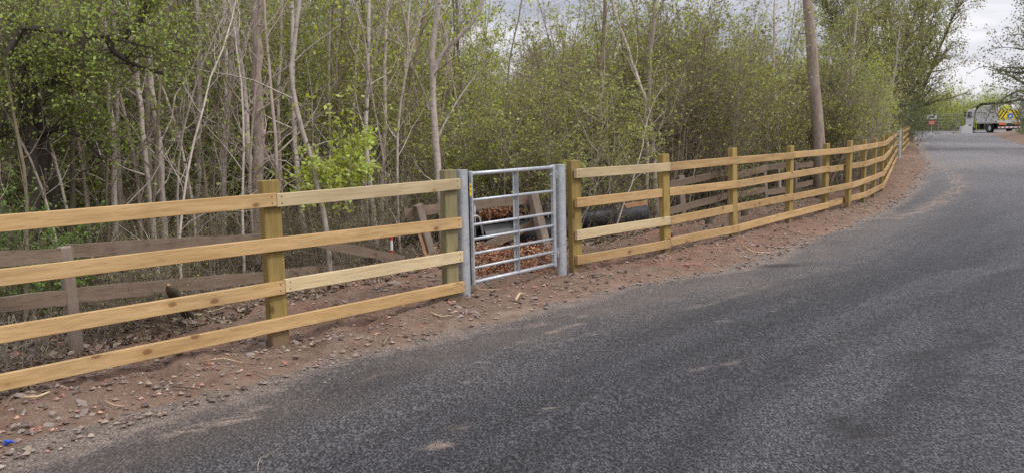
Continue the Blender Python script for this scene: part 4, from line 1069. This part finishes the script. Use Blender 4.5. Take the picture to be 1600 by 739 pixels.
def fatten(b, items, k=1.0):
    for P, r, s in items: b.tube(P, np.asarray(r) * k, s, 0)
def build_meshes(name, stems, W, Tw, leafP, rng, bark, twig, lsize, k=1.0, aspect=.62):
    b = MB()
    for P, r, s in stems: b.tube(P, r, s, 0)
    fatten(b, W, k); tm = b.mesh(name + '_wood', bark, True)
    b = MB(); fatten(b, Tw, k)
    if len(leafP): b.leaves(np.array(leafP), lsize, rng, 1, aspect)
    cm = b.mesh(name + '_crown', [twig, 'leaf'], [0])
    return tm, cm
def proto_sapling(seed, h, r, bark, nb, lpt, lsize, s0=.25, blen=.9, bel=(.5, 1.0), lean=.03, nt=4, k=1.0, droop=0.0, ns=2):
    rng = np.random.default_rng(seed)
    st = wander(rng, (0, 0, -.15), (rng.normal() * lean, rng.normal() * lean, 1), h, 14, .045, .02)
    W, Tw, lp = [], [], []
    grow(rng, st, r, W, Tw, lp, nb=nb, s0=s0, blen=blen, bel=bel, lpt=lpt, nt=nt, ns=ns, droop=droop)
    return build_meshes('sapling', [(st, np.linspace(r, r * .18, 15), 8)], W, Tw, lp, rng, bark, 'twig', lsize, k)
def proto_shrub(seed, h, ns_, rad, r, bark, twig, nb, lpt, lsize, s0=.08, blen=.8, bel=(.3, 1.0), nt=5, k=1.0, out=.35, up=.06, ns=2, droop=0.0, wob=.09):
    rng = np.random.default_rng(seed); stems, W, Tw, lp = [], [], [], []
    for i in range(ns_):
        a = rng.uniform(0, 6.28); q = rad * math.sqrt(rng.random()); hh = h * rng.uniform(.6, 1.1)
        st = wander(rng, (q * math.cos(a), q * math.sin(a), -.15), (out * math.cos(a) * rng.random(), out * math.sin(a) * rng.random(), 1), hh, 9, wob, .03)
        rr = r * rng.uniform(.5, 1.2); stems.append((st, np.linspace(rr, rr * .2, 10), 5))
        grow(rng, st, rr, W, Tw, lp, nb=nb, s0=s0, blen=blen, bel=bel, nt=nt, lpt=lpt, up=up, ns=ns, droop=droop)
    return build_meshes('shrub', stems, W, Tw, lp, rng, bark, twig, lsize, k)
PARTN = ('trunk', 'crown')
def plant(name, label, cat, group, meshes, loc, rz=0, s=1.0, color=(.13, .15, .04), parts=('trunk', 'crown')):
    t = thing(name, label, cat, loc, group, (0, 0, rz)); t.scale = s if hasattr(s, '__len__') else (s, s, s)
    for nm, me in zip(parts, meshes):
        o = obj(nm, me, t); o.color = (*color, 1)
    return t
rngT = np.random.default_rng(77)
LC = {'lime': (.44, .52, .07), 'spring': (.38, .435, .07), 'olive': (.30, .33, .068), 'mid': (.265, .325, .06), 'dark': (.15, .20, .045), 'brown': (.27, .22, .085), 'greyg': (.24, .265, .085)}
def jit(c, a=.18): 
    f = 1 + rngT.uniform(-a, a); h = rngT.uniform(-.08, .08)
    return (c[0] * f * (1 + h), c[1] * f, c[2] * f)
def lat(px, dist, dz=0.0):
    p = pol(px, dist); p[2] = gz(p[0], p[1]) + dz; return p

# -- trunks one can tell apart, each at its own place: pixel path, distance, radius, bark, leaf colour, label
HERO = [
 ([(398, 402), (401, 300), (404, 200), (405, 100), (403, 0)], 11.6, .088, 'bark_grey', 10, 1.6, 'thickest straight brown trunk rising just left of the second wooden post'),
 ([(305, 390), (309, 300), (311, 200), (313, 100), (308, 0)], 12.2, .042, 'bark_birch', 9, 1.6, 'straight pale grey trunk second to the left of the thickest trunk'),
 ([(343, 385), (347, 280), (353, 190), (352, 100), (350, 0)], 12.6, .040, 'bark_birch', 8, 1.6, 'pale slender trunk of a close pair, left one, near the thickest trunk'),
 ([(347, 395), (351, 250), (358, 150), (364, 60), (362, -10)], 12.0, .038, 'bark_birch', 8, 1.6, 'pale slender trunk of a close pair, right one, near the thickest trunk'),
 ([(398, 330), (386, 200), (378, 110), (366, 30), (355, -30)], 11.9, .042, 'bark_birch', 10, 1.4, 'pale stem leaning left out from behind the thickest trunk'),
 ([(513, 375), (496, 288), (478, 220), (458, 150), (452, 118), (459, 80), (468, 0)], 10.6, .036, 'bark_birch', 7, 1.4, 'pale sinuous trunk bending left then right above the fence rail'),
 ([(478, 385), (467, 300), (461, 220), (456, 120), (458, 40), (455, -20)], 12.8, .045, 'bark_white', 10, 3, 'white birch trunk with dark marks behind the sinuous trunk'),
 ([(592, 395), (581, 310), (571, 220), (575, 110), (577, 0)], 12.4, .036, 'bark_white', 12, 3, 'slender spotted birch trunk with a leafy middle, left of the red and white pole'),
 ([(597, 400), (596, 300), (602, 200), (601, 100), (606, -10)], 13.0, .036, 'bark_birch', 12, 2.5, 'straight pale thin trunk just left of the red and white marker pole'),
 ([(692, 335), (684, 270), (678, 190), (676, 120), (673, 90), (684, 10)], 11.2, .046, 'bark_birch', 4, 1.2, 'pale forked trunk with a kinked limb above the post left of the gate'),
 ([(634, 400), (628, 300), (628, 200), (632, 100), (640, 0)], 14.0, .034, 'bark_birch', 12, 3, 'thin upright pale trunk to the left of the forked trunk'),
 ([(616, 395), (624, 260), (636, 160), (650, 90), (668, 0)], 13.2, .034, 'bark_brown', 12, 3, 'thin brown trunk leaning right behind the leaning old post'),
 ([(180, 390), (180, 290), (178, 210), (168, 150), (160, 50), (158, 0)], 10.6, .036, 'bark_birch', 10, 2.5, 'pale grey trunk with a slight kink, second visible from the dark hawthorn'),
 ([(258, 395), (255, 320), (246, 200), (234, 110), (226, 0)], 11.0, .046, 'bark_birch', 10, 2.2, 'pale grey trunk leaning left, the thicker of two slanting trunks at left'),
 ([(243, 395), (237, 330), (222, 200), (208, 60), (200, -10)], 10.8, .036, 'bark_birch', 10, 2.2, 'pale grey trunk leaning left, the thinner of two slanting trunks at left'),
 ([(110, 400), (112, 300), (115, 200), (118, 110), (122, 0)], 10.4, .034, 'bark_brown', 10, 3, 'yellow brown slim trunk among dark foliage left of the kinked trunk'),
 ([(190, 400), (187, 300), (184, 200), (182, 100), (176, 0)], 11.4, .026, 'bark_birch', 8, 2, 'very thin pale stem close beside the kinked trunk at left'),
 ([(526, 395), (530, 280), (528, 160), (534, 60), (540, -20)], 14.5, .040, 'bark_brown', 12, 3, 'brown trunk in the second row right of the sinuous trunk'),
 ([(552, 385), (545, 260), (553, 150), (560, 50), (566, -20)], 15.0, .038, 'bark_birch', 12, 3, 'pale trunk deep between the sinuous trunk and the spotted birch'),
 ([(1025, 320), (1020, 240), (1015, 180), (1012, 130), (1020, 60), (1024, 0)], 15.3, .048, 'bark_birch', 12, 3, 'pale forked stem in the bush behind the fourth wooden post'),
 ([(922, 330), (934, 240), (944, 170), (938, 110), (944, 30)], 14.4, .040, 'bark_brown', 12, 3, 'reddish brown stem leaning right in the bush just right of the gate'),
 ([(1009, 320), (1012, 230), (1006, 150), (985, 90), (960, 20)], 15.0, .035, 'bark_birch', 12, 3, 'pale stem curving left from the clump behind the fourth wooden post'),
 ([(1313, 265), (1320, 210), (1328, 150), (1333, 90), (1338, 30)], 25.0, .050, 'bark_white', 12, 3, 'thin white birch stem in the yellow green bushes right of the telegraph pole'),
 ([(1382, 245), (1388, 200), (1392, 160), (1400, 100)], 40.0, .07, 'bark_birch', 10, 3, 'pale stem in front of the dark bush by the far gate'),
 ([(1218, 290), (1215, 200), (1208, 110), (1210, 20)], 21.0, .045, 'bark_birch', 14, 3, 'pale slender stem among bushes left of the telegraph pole'),
 ([(735, 330), (728, 240), (722, 160), (716, 80), (712, -10)], 15.5, .036, 'bark_brown', 14, 3, 'brown slim trunk rising behind the latch side of the gate'),
 ([(660, 330), (652, 230), (640, 140), (646, 60), (655, -20)], 16.0, .036, 'bark_birch', 14, 3, 'pale trunk in the second row left of the forked trunk'),
 ([(432, 380), (438, 270), (434, 150), (440, 40), (442, -20)], 14.0, .032, 'bark_birch', 10, 2.5, 'thin pale trunk immediately right of the thickest trunk'),
]
for i, (path, dist, r, bark, nb, lpt, lab) in enumerate(HERO):
    if path[0][0] < 660: r *= .84 * (dist - .9) / dist; dist -= .9
    rng = np.random.default_rng(500 + i)
    Pp = np.array([at(x, y, dist) for x, y in path]); base = Pp[0].copy(); g0 = gz(base[0], base[1])
    if base[2] > g0: base = np.array([base[0], base[1], g0])
    Pp = np.vstack([[base[0], base[1], g0 - .15], Pp[Pp[:, 2] > g0 + .2]])
    d = Pp[-1] - Pp[-2]; d /= np.linalg.norm(d); d = d * .5 + np.array([0, 0, .5])
    top = wander(rng, Pp[-1], d, max(7.0 * (1 if dist < 20 else .8) - Pp[-1][2], 1.5), 8, .08, .04)
    full = np.vstack([Pp, top[1:]])
    s = np.concatenate([[0], np.cumsum(np.linalg.norm(np.diff(full, axis=0), axis=1))]); u = np.linspace(0, s[-1], 34)
    full = np.stack([np.interp(u, s, full[:, k]) for k in range(3)], 1)
    full[1:-1] += rng.normal(size=full[1:-1].shape) * r * .18
    rad = np.interp(u / s[-1], [0, .03, .1, .5, 1], [r * 1.5, r * 1.2, r * 1.05, r * .72, r * .2])
    full -= base; W, Tw, lp = [], [], []
    grow(rng, full, r, W, Tw, lp, nb=nb + 10, s0=.12, blen=1.25, bel=(.45, 1.1), lpt=lpt * .75, nt=4, up=.04)
    stems = [(full, rad, 10)]
    if 'kinked limb' in lab:
        lim = np.array([at(x, y, dist) for x, y in ((677, 122), (684, 98), (697, 76), (715, 60), (735, 40), (750, 15), (760, -20))]) - base
        stems.append((lim, np.linspace(r * .75, r * .4, 7), 8)); grow(rng, lim, r * .6, W, Tw, lp, nb=12, s0=.3, blen=.8, lpt=2, nt=4)
    if 'thickest' in lab and 'straight brown' in lab:
        for (pts) in (((408, 150), (425, 122), (440, 112), (452, 102)), ((409, 215), (420, 207), (440, 208), (450, 200)), ((407, 262), (420, 250), (446, 252), (460, 262)), ((402, 175), (425, 160), (438, 150), (448, 130))):
            lim = np.array([at(x, y, dist - .1) for x, y in pts]) - base; W.append((lim, np.linspace(.016, .006, 4), 5))
    tm, cm = build_meshes('trunk_tree', stems, W, Tw, lp, rng, bark, 'twig', .05)
    px0 = path[0][0]
    col = LC['mid'] if px0 < 300 else LC['olive'] if px0 < 480 else LC['spring']
    plant('tree', lab, 'tree', None, (tm, cm), base, 0, 1, jit(col))

# -- hawthorn overhanging the left edge, dark crooked limbs
rng = np.random.default_rng(900); dh = 8.9
base = pol(46, dh); base[2] = gz(base[0], base[1])
def hp(pts, dd=0.0): return np.array([at(x, y, dh + dd) for x, y in pts]) - base
st = [np.vstack([[0, 0, -.15], hp([(48, 380), (56, 300), (48, 220), (34, 150), (12, 90), (-30, 20), (-60, -60)])]),
      hp([(56, 300), (70, 240), (60, 170), (48, 120), (40, 60), (60, -10)], .2), np.vstack([[0.25, .3, -.15], hp([(90, 360), (84, 290), (66, 220), (40, 140), (22, 60), (10, -20)], .5)])]
limbs = [hp([(10, 88), (35, 44), (66, 46), (98, 50), (130, 58), (165, 57), (200, 66), (240, 76), (290, 84)], -.5), hp([(165, 57), (178, 82), (200, 96), (225, 108), (262, 118)], -.55), hp([(130, 58), (126, 90), (118, 120)], -.5), hp([(190, 62), (215, 40), (228, 22), (226, 0)], -.4), hp([(98, 50), (60, 70), (40, 100), (20, 150), (0, 200)], -.3), hp([(34, 150), (60, 130), (95, 128), (130, 140), (160, 150)], -.2), hp([(56, 210), (95, 200), (130, 215), (160, 250)], 0.1), hp([(48, 200), (10, 210), (-30, 225)], 0), hp([(60, 170), (100, 110), (150, 20), (190, -40)], .3)]
stems = [(P, np.linspace(.055, .028, len(P)), 8) for P in st] + [(P, np.linspace(.032, .010, len(P)), 6) for P in limbs]
W, Tw, lp = [], [], []
for P in limbs: grow(rng, P, .02, W, Tw, lp, nb=12, s0=.05, blen=.55, bel=(.5, 1.4), nt=6, tl=.28, ns=3, sl=.18, lpt=4.2, up=.10, shape=.3); grow(rng, P, .024, W, W, [], nb=9, s0=.2, blen=.5, bel=(-1.2, .2), nt=3, tl=.25, ns=0, up=.0, droop=.05, shape=.3)
for P in st: grow(rng, P, .04, W, Tw, lp, nb=11, s0=.45, blen=.8, bel=(.2, 1.2), nt=5, tl=.35, ns=3, sl=.2, lpt=2.5, up=.04, shape=.3)
tm, cm = build_meshes('hawthorn', stems, W, Tw, lp, rng, 'bark_hawthorn', 'twig_dark', .032, 1.2)
plant('hawthorn_tree', 'dark crooked tree with bright green leaves overhanging at the left edge', 'tree', None, (tm, cm), base, 0, 1, (.30, .39, .065))

# -- sapling kinds
SAP = [proto_sapling(600 + k, 7.5, .023 + .005 * (k % 3), ['bark_brown', 'bark_brown', 'bark_grey', 'bark_birch', 'bark_brown'][k], 30, [3.2, 3.8, 2.6, 4.0, 3.4][k], .046, .06, 1.0, (.5, 1.15), .05) for k in range(5)]
def proto_bare(seed, h, r, bark):
    rng = np.random.default_rng(seed); st = wander(rng, (0, 0, -.15), (rng.normal() * .1, rng.normal() * .1, 1), h, 14, .06, .02)
    W, Tw, lp = [], [], []; grow(rng, st, r, W, Tw, lp, nb=16, s0=.08, blen=.7, bel=(.6, 1.2), nt=3, lpt=.5)
    b = MB(); b.tube(st, np.linspace(r, r * .18, 15), 7, 0); fatten(b, W + Tw); b.leaves(np.array(lp), .045, rng, 1); return b.mesh('bare_sapling', [bark, 'leaf'], [0])
BARE = [proto_bare(620 + k, 5.0, .016 + .005 * k, ['bark_birch', 'bark_grey', 'bark_brown'][k]) for k in range(3)]
SHR = [proto_shrub(640 + k, [3.6, 4.2, 3.2, 4.6][k], 9, .7, .022, ['twig', 'bark_brown', 'twig', 'bark_birch'][k], 'twig_dark', 9, [5.0, 5.6, 6.0, 4.4][k], .048, .05, .85) for k in range(4)]
DENSE = [proto_shrub(660 + k, [3.0, 2.4, 3.6][k], 10, .8, .02, 'bark_brown', 'twig_dark', 10, [4.2, 5.0, 4.2][k], .055, .04, .8, (.0, .9), 5) for k in range(3)]
BRUSH = [proto_shrub(680 + k, [2.4, 3.0, 1.7][k], 16, .8, .013, 'twig', 'twig', 8, [.5, .8, .5][k], .045, .05, .8, (.1, 1.0), 4, 1.3, .7, .03) for k in range(3)]
SHR2 = [proto_shrub(740 + k, [3.6, 4.2, 3.2, 4.6][k], 9, .7, .024, 'bark_brown', 'twig', 10, [3.0, 3.4, 3.6, 2.8][k], .055, .36, .95, (.4, 1.1)) for k in range(4)]
WIL = [proto_shrub(700 + k, [4.6, 4.0, 3.6][k], 12, .7, .022, ['twig', 'bark_birch', 'twig'][k], 'twig', 12, [1.3, 1.7, 2.2][k], .060, .34, 1.0, (.6, 1.25), 5, 1.25, .45, .10) for k in range(3)]

used = []
def place(kind, name, label, cat, group, proto, px, dist, s, color, parts=('trunk', 'crown')):
    key = (id(proto), name, label)
    p = lat(px, dist)
    return plant(kind, label, cat, group, proto, p, rngT.uniform(0, 6.28), s, jit(color), parts)
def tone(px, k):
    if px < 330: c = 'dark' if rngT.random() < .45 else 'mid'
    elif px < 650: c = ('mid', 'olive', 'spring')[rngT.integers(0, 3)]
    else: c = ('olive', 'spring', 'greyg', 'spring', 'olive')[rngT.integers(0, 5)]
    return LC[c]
# background saplings in the crowded wood
for k in range(62):
    px = -90 + (715 + 90) * (k + rngT.random()) / 62; d = dline(px) + 3.2 + 12 * rngT.random() ** 1.1
    place('sapling', 'sapling', 'slim leafy sapling crowded in the wood left of the gate', 'sapling', 'leafy saplings crowded in the wood left of the gate', SAP[rngT.integers(0, 5)], px, d, rngT.uniform(.75, 1.15), tone(px, d))
for k in range(50):
    px = -60 + (800 + 60) * (k + rngT.random()) / 50; d = dline(px) + .9 + 5 * rngT.random()
    o = obj('bare_sapling', BARE[rngT.integers(0, 3)], None, lat(px, d), (0, 0, rngT.uniform(0, 6.28))); o.scale = (rngT.uniform(.7, 1.2),) * 3; o.color = (*jit(tone(px, d)), 1)
    tag(o, 'thin almost leafless sapling stem in the wood left of the gate', 'sapling', 'thin bare stems in the wood left of the gate')
for k in range(48):                                                # understorey left
    px = -110 + (700 + 110) * (k + rngT.random()) / 48; d = dline(px) + 4.0 + 10 * rngT.random()
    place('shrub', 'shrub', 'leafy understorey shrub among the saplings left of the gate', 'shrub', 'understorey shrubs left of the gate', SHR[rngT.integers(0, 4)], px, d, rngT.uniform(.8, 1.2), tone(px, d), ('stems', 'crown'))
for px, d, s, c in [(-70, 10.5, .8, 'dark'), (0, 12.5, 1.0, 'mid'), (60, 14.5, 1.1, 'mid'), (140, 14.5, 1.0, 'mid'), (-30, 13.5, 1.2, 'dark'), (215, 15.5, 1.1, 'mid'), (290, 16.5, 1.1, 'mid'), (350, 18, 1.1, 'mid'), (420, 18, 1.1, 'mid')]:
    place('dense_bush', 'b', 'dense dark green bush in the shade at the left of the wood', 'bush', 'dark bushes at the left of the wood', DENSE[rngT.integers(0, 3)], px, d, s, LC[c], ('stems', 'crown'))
LIME = proto_shrub(770, 2.35, 5, .12, .012, 'twig', 'twig', 8, 4.2, .08, .58, .45, (.1, 1.0), 5, 1.0, .16)
place('bright_bush', 'b', 'small bright lime green leafy bush above the rail right of the second wooden post', 'bush', None, LIME, 540, 10.0, .62, (.39, .47, .065), ('stems', 'crown'))
place('bright_bush', 'b', 'low bright green bush behind the old fence at the far left', 'bush', None, DENSE[1], 30, 8.6, .5, (.16, .24, .045), ('stems', 'crown'))
for k in range(46):                                                # tangled brush along the old fence
    px = -60 + 1440 * ((k + rngT.random()) / 46) ** .72; d = dline(px) + (.8 if px > 850 else .4) + 2.5 * rngT.random()
    if 1030 < px < 1310: d += 1.0
    if 690 < px < 1020: d = max(d, dline(px) + 2.9)
    if 1200 < px < 1335: d = max(d, 22.5)
    sc_k = rngT.uniform(.28, .48) if px < 760 else rngT.uniform(.8, 1.25)
    place('brushwood', 'br', 'tangled grey brushwood of thin bare twigs along the old fence', 'brushwood', 'grey brushwood along the old fence', BRUSH[rngT.integers(0, 3)], px, d, sc_k, LC['olive'], ('stems', 'twigs'))
for px, k_, s_ in ((925, .7, .42), (962, .9, .5), (1002, .8, .5), (868, 1.6, .4), (702, 1.2, .4)):
    place('brushwood', 'br', 'tangled grey brushwood of thin bare twigs along the old fence', 'brushwood', 'grey brushwood along the old fence', BRUSH[rngT.integers(0, 3)], px, dline(px) + k_, s_, LC['spring'], ('stems', 'twigs'))
# right-hand thicket
def ht(px):                                                        # how high the thicket stands (pixel row of its top)
    return np.interp(px, [740, 775, 875, 900, 930, 1000, 1100, 1140, 1190, 1230, 1290, 1310, 1400], [70, 125, 110, 40, 5, -10, 10, 60, 60, 0, 60, 70, 110])
for k in range(44):
    px = 720 + (1350 - 720) * (k + rngT.random()) / 44; d = dline(px) + 1.0 + 6.5 * rngT.random() ** 1.1
    if 1200 < px < 1335: d = max(d, 23.5)
    pr = rngT.integers(0, 3); h0 = (4.6, 4.0, 3.6)[pr] * .98
    topz = at(px, ht(px), d)[2] * (rngT.uniform(.68, 1.0) if 890 < px < 1130 or 1195 < px < 1270 else rngT.uniform(.6, .93))
    s = np.clip(topz / h0, .45, 1.7)
    place('thicket_bush', 'w', 'tall leafy willow like bush in the thicket right of the gate', 'bush', 'leafy bushes in the thicket right of the gate', WIL[pr], px, d, (s * .5 + .5, s * .5 + .5, s), tone(px, d), ('stems', 'crown'))
for k in range(24):
    px = 895 + (1240 - 895) * (k + rngT.random()) / 24; d = dline(px) + .8 + 4.5 * rngT.random()
    hh = at(px, ht(px) - 25, d)[2] * rngT.uniform(.75, 1.1)
    place('thicket_sapling', 't', 'slender pale sapling standing among the thicket bushes right of the gate', 'sapling', 'pale saplings in the thicket right of the gate', SAP[rngT.integers(0, 5)], px, d, (.8, .8, np.clip(hh / 7.2, .4, 1)), tone(px, d))
for px, d, s, c in [(815, 14.5, .62, 'spring'), (770, 15.5, .7, 'lime'), (862, 15.5, .7, 'lime'), (960, 17.5, .8, 'mid'), (1090, 18.5, .8, 'mid'), (1150, 20.5, .85, 'mid'), (1230, 25, 1.0, 'olive'), (1305, 33, 1.2, 'lime'), (1292, 31, 1.1, 'spring'), (1318, 37, 1.3, 'lime'), (1275, 28, .9, 'spring'), (1325, 41, 1.3, 'spring'), (800, 20, .85, 'spring')]:
    place('leafy_bush', 'd', 'rounded yellow green bush in the thicket right of the gate', 'bush', 'rounded bushes in the thicket right of the gate', DENSE[rngT.integers(0, 3)], px, d, s, LC[c], ('stems', 'crown'))
# dark evergreen bushes by the far end of the fence
for px, d, s in [(1368, 52, 1.1), (1384, 60, 1.3), (1400, 67, 1.35), (1414, 72, 1.3), (1407, 75, 1.6)]:
    place('evergreen_bush', 'e', 'dark evergreen bush beneath the big spreading tree at the far end of the fence', 'bush', 'dark bushes at the far end of the fence', DENSE[rngT.integers(0, 3)], px, d, s, (.10, .13, .042), ('stems', 'crown'))
# trees deeper in the wood close the view behind
for k in range(54):
    px = -120 + 1450 * (k + rngT.random()) / 54; d = dline(px) + 14 + 14 * rngT.random()
    hmax = 9.5 if px < 700 else at(px, ht(px) + (30 if px < 1130 else 50), d)[2]
    pr = rngT.integers(0, 4); s = np.clip(hmax / (3.9, 4.6, 3.5, 5.0)[pr], .5, 1.9) * rngT.uniform(.85, 1.0)
    place('understorey_tree', 'u', 'small leafy tree deep in the wood behind the nearer trunks', 'tree', 'small trees deep in the wood', (SHR if px < 700 else SHR2)[pr], px, d, (min(s, 1.6), min(s, 1.6), s), tone(px, d) if px > 300 else LC['mid'], ('stems', 'crown'))

# -- distant brown birches behind the gap
def proto_big(seed, h, r, nst, nb, lpt, lsize, bark, twig, blen, bel, out, droop=0.0, k=2.5, s0=.15, nt=7, ns=3, tl=1.0, sl=.5, rad=.5, up=.05):
    rng = np.random.default_rng(seed); stems, W, Tw, lp = [], [], [], []
    for i in range(nst):
        a = i * 6.28 / nst + rng.normal() * .4
        q = rad if nst > 1 else 0
        st = wander(rng, (q * math.cos(a), q * math.sin(a), -.3), (out * math.cos(a), out * math.sin(a), 1), h * rng.uniform(.85, 1.05), 12, .07, .015)
        rr = r * rng.uniform(.7, 1.1); stems.append((st, np.linspace(rr, rr * .12, 13), 8))
        grow(rng, st, rr, W, Tw, lp, nb=nb, s0=s0, blen=blen, bel=bel, nt=nt, tl=tl, ns=ns, sl=sl, lpt=lpt, up=up, droop=droop, spread=.3)
    return build_meshes('tree', stems, W, Tw, lp, rng, bark, twig, lsize, k)
BIR = [proto_big(800 + k, 10, .12, 1, 42, 2.6, .13, 'bark_birch', 'twig', 2.2, (.5, 1.1), .03, .12) for k in range(2)]
for px, d, s, c in [(812, 58, .72, 'brown'), (832, 62, .80, 'brown'), (852, 56, .70, 'brown'), (868, 60, .74, 'brown'), (893, 55, .72, 'olive'), (785, 60, .68, 'olive'), (745, 56, .85, 'olive'), (915, 60, .8, 'brown'), (1140, 60, .75, 'olive'), (1175, 62, .75, 'olive'), (1100, 60, .8, 'olive'), (985, 60, .85, 'olive'), (1040, 58, .85, 'olive'), (770, 66, .75, 'brown')]:
    place('birch_tree', 'bt', 'distant brownish birch on the skyline behind the thicket', 'tree', 'distant birches on the skyline', BIR[rngT.integers(0, 2)], px, d, s, LC[c])
# -- the big spreading trees at the bend and the one at the right edge
BIG = proto_big(820, 14, .2, 7, 36, 6.2, .125, 'bark_dark', 'twig_dark', 3.4, (.4, 1.0), .26, 0.0, 2.2, .14, 7, 3, 1.1, .6, .8)
place('spreading_tree', 'x', 'large dark spreading tree with many stems leaning over the road at the bend', 'tree', None, BIG, 1398, 78, 1.12, (.28, .255, .07))
BIG2 = proto_big(822, 12, .16, 4, 28, 4.2, .12, 'bark_dark', 'twig_dark', 3.2, (.3, .9), .22, 0.0, 2.2, .12, 7, 3, 1.0, .5, .6)
place('spreading_tree', 'x', 'tall olive green tree just right of the telegraph pole, behind the yellow green bushes', 'tree', None, BIG2, 1366, 52, .76, (.27, .27, .07))
place('spreading_tree', 'x', 'tall leafy tree between the telegraph pole tree and the big tree at the bend', 'tree', None, BIG2, 1368, 74, 1.15, (.26, .28, .07))
RTREE = proto_big(824, 12, .2, 1, 60, 6.0, .12, 'bark_dark', 'twig_dark', 3.9, (.1, .8), .02, .08, 2.2, .24, 8, 3, 1.2, .6, .2, .0)
place('roadside_tree', 'x', 'bare limbed tree with sparse leaves standing against the sky at the right edge', 'tree', None, RTREE, 1608, 54, .95, (.20, .225, .085))
for px, d, s in [(1617, 80, 1.2), (1628, 84, 1.35), (1612, 92, 1.0)]:
    place('bank_bush', 'x', 'dark green bush on the bank hiding the back of the lorry', 'bush', 'bushes on the bank at the right edge', DENSE[rngT.integers(0, 3)], px, d, s, (.10, .135, .045), ('stems', 'crown'))
# -- hedge beyond the crest
for k in range(17):
    px = 1418 + 135 * (k + rngT.random() * .6) / 17; d = 128 + 22 * rngT.random()
    place('hedge_bush', 'x', 'yellow green bush in the far hedge beyond the crest of the road', 'bush', 'bushes in the far hedge', DENSE[rngT.integers(0, 3)], px, d, (2.4, 2.4, rngT.uniform(1.35, 1.9)), LC['spring' if k % 3 else 'olive'], ('stems', 'crown'))

# ------------------------------------------------------------------ sky, sun, colour
w = bpy.data.worlds.new('World'); SC.world = w; w.use_nodes = True
nt = w.node_tree; nt.nodes.clear(); g = N(nt)
out = nt.nodes.new('ShaderNodeOutputWorld')
SUN_EL, SUN_AZ = 52.0, 118.0                     # azimuth clockwise from +Y: behind the camera, to the right
sky = nt.nodes.new('ShaderNodeTexSky'); sky.sky_type = 'NISHITA'; sky.sun_disc = False
sky.sun_elevation = R(SUN_EL); sky.sun_rotation = R(SUN_AZ)
b1 = nt.nodes.new('ShaderNodeBackground'); nt.links.new(sky.outputs[0], b1.inputs[0]); b1.inputs[1].default_value = 0.09
gen = g.coord('Generated')
sepz = nt.nodes.new('ShaderNodeSeparateXYZ'); nt.links.new(gen, sepz.inputs[0])
cz = g.math('MAXIMUM', sepz.outputs[2], 0.0)
den = g.math('ADD', cz, 0.12)
cv = nt.nodes.new('ShaderNodeCombineXYZ'); g.set(cv.inputs[0], g.math('DIVIDE', sepz.outputs[0], den)); g.set(cv.inputs[1], g.math('DIVIDE', sepz.outputs[1], den)); cv.inputs[2].default_value = 0.3
cl = g.noise(cv.outputs[0], 0.55, 6, 0.55)
cloudcol = g.ramp(cl, [(0.36, (0.36, 0.37, 0.45)), (0.5, (0.58, 0.59, 0.66)), (0.60, (0.84, 0.83, 0.87))])
b2 = nt.nodes.new('ShaderNodeBackground'); nt.links.new(cloudcol, b2.inputs[0])
g.set(b2.inputs[1], g.math('ADD', 0.9, g.math('MULTIPLY', cz, 1.5)))       # overcast: brighter overhead than at the horizon
ms = nt.nodes.new('ShaderNodeMixShader'); g.set(ms.inputs[0], g.ramp(cl, [(0.30, 0.75), (0.46, 1.0)]))
nt.links.new(b1.outputs[0], ms.inputs[1]); nt.links.new(b2.outputs[0], ms.inputs[2]); nt.links.new(ms.outputs[0], out.inputs[0])
sl = bpy.data.lights.new('sun', 'SUN'); sl.energy = 1.5; sl.angle = R(11); sl.color = (1.0, 0.95, 0.88)
so = bpy.data.objects.new('sun', sl); C.objects.link(so)
az, el = R(SUN_AZ), R(SUN_EL)
sd = Vector((math.sin(az) * math.cos(el), math.cos(az) * math.cos(el), math.sin(el)))
so.rotation_mode = 'QUATERNION'; so.rotation_quaternion = Vector((0, 0, 1)).rotation_difference(sd)
SC.render.engine = 'CYCLES'
SC.cycles.max_bounces = 8; SC.cycles.diffuse_bounces = 6; SC.cycles.transmission_bounces = 4; SC.cycles.glossy_bounces = 2
SC.cycles.use_denoising = False
SC.view_settings.view_transform = 'Standard'; SC.view_settings.look = 'None'; SC.view_settings.gamma = 1; SC.view_settings.exposure = 0.2
SC.view_settings.use_curve_mapping = False
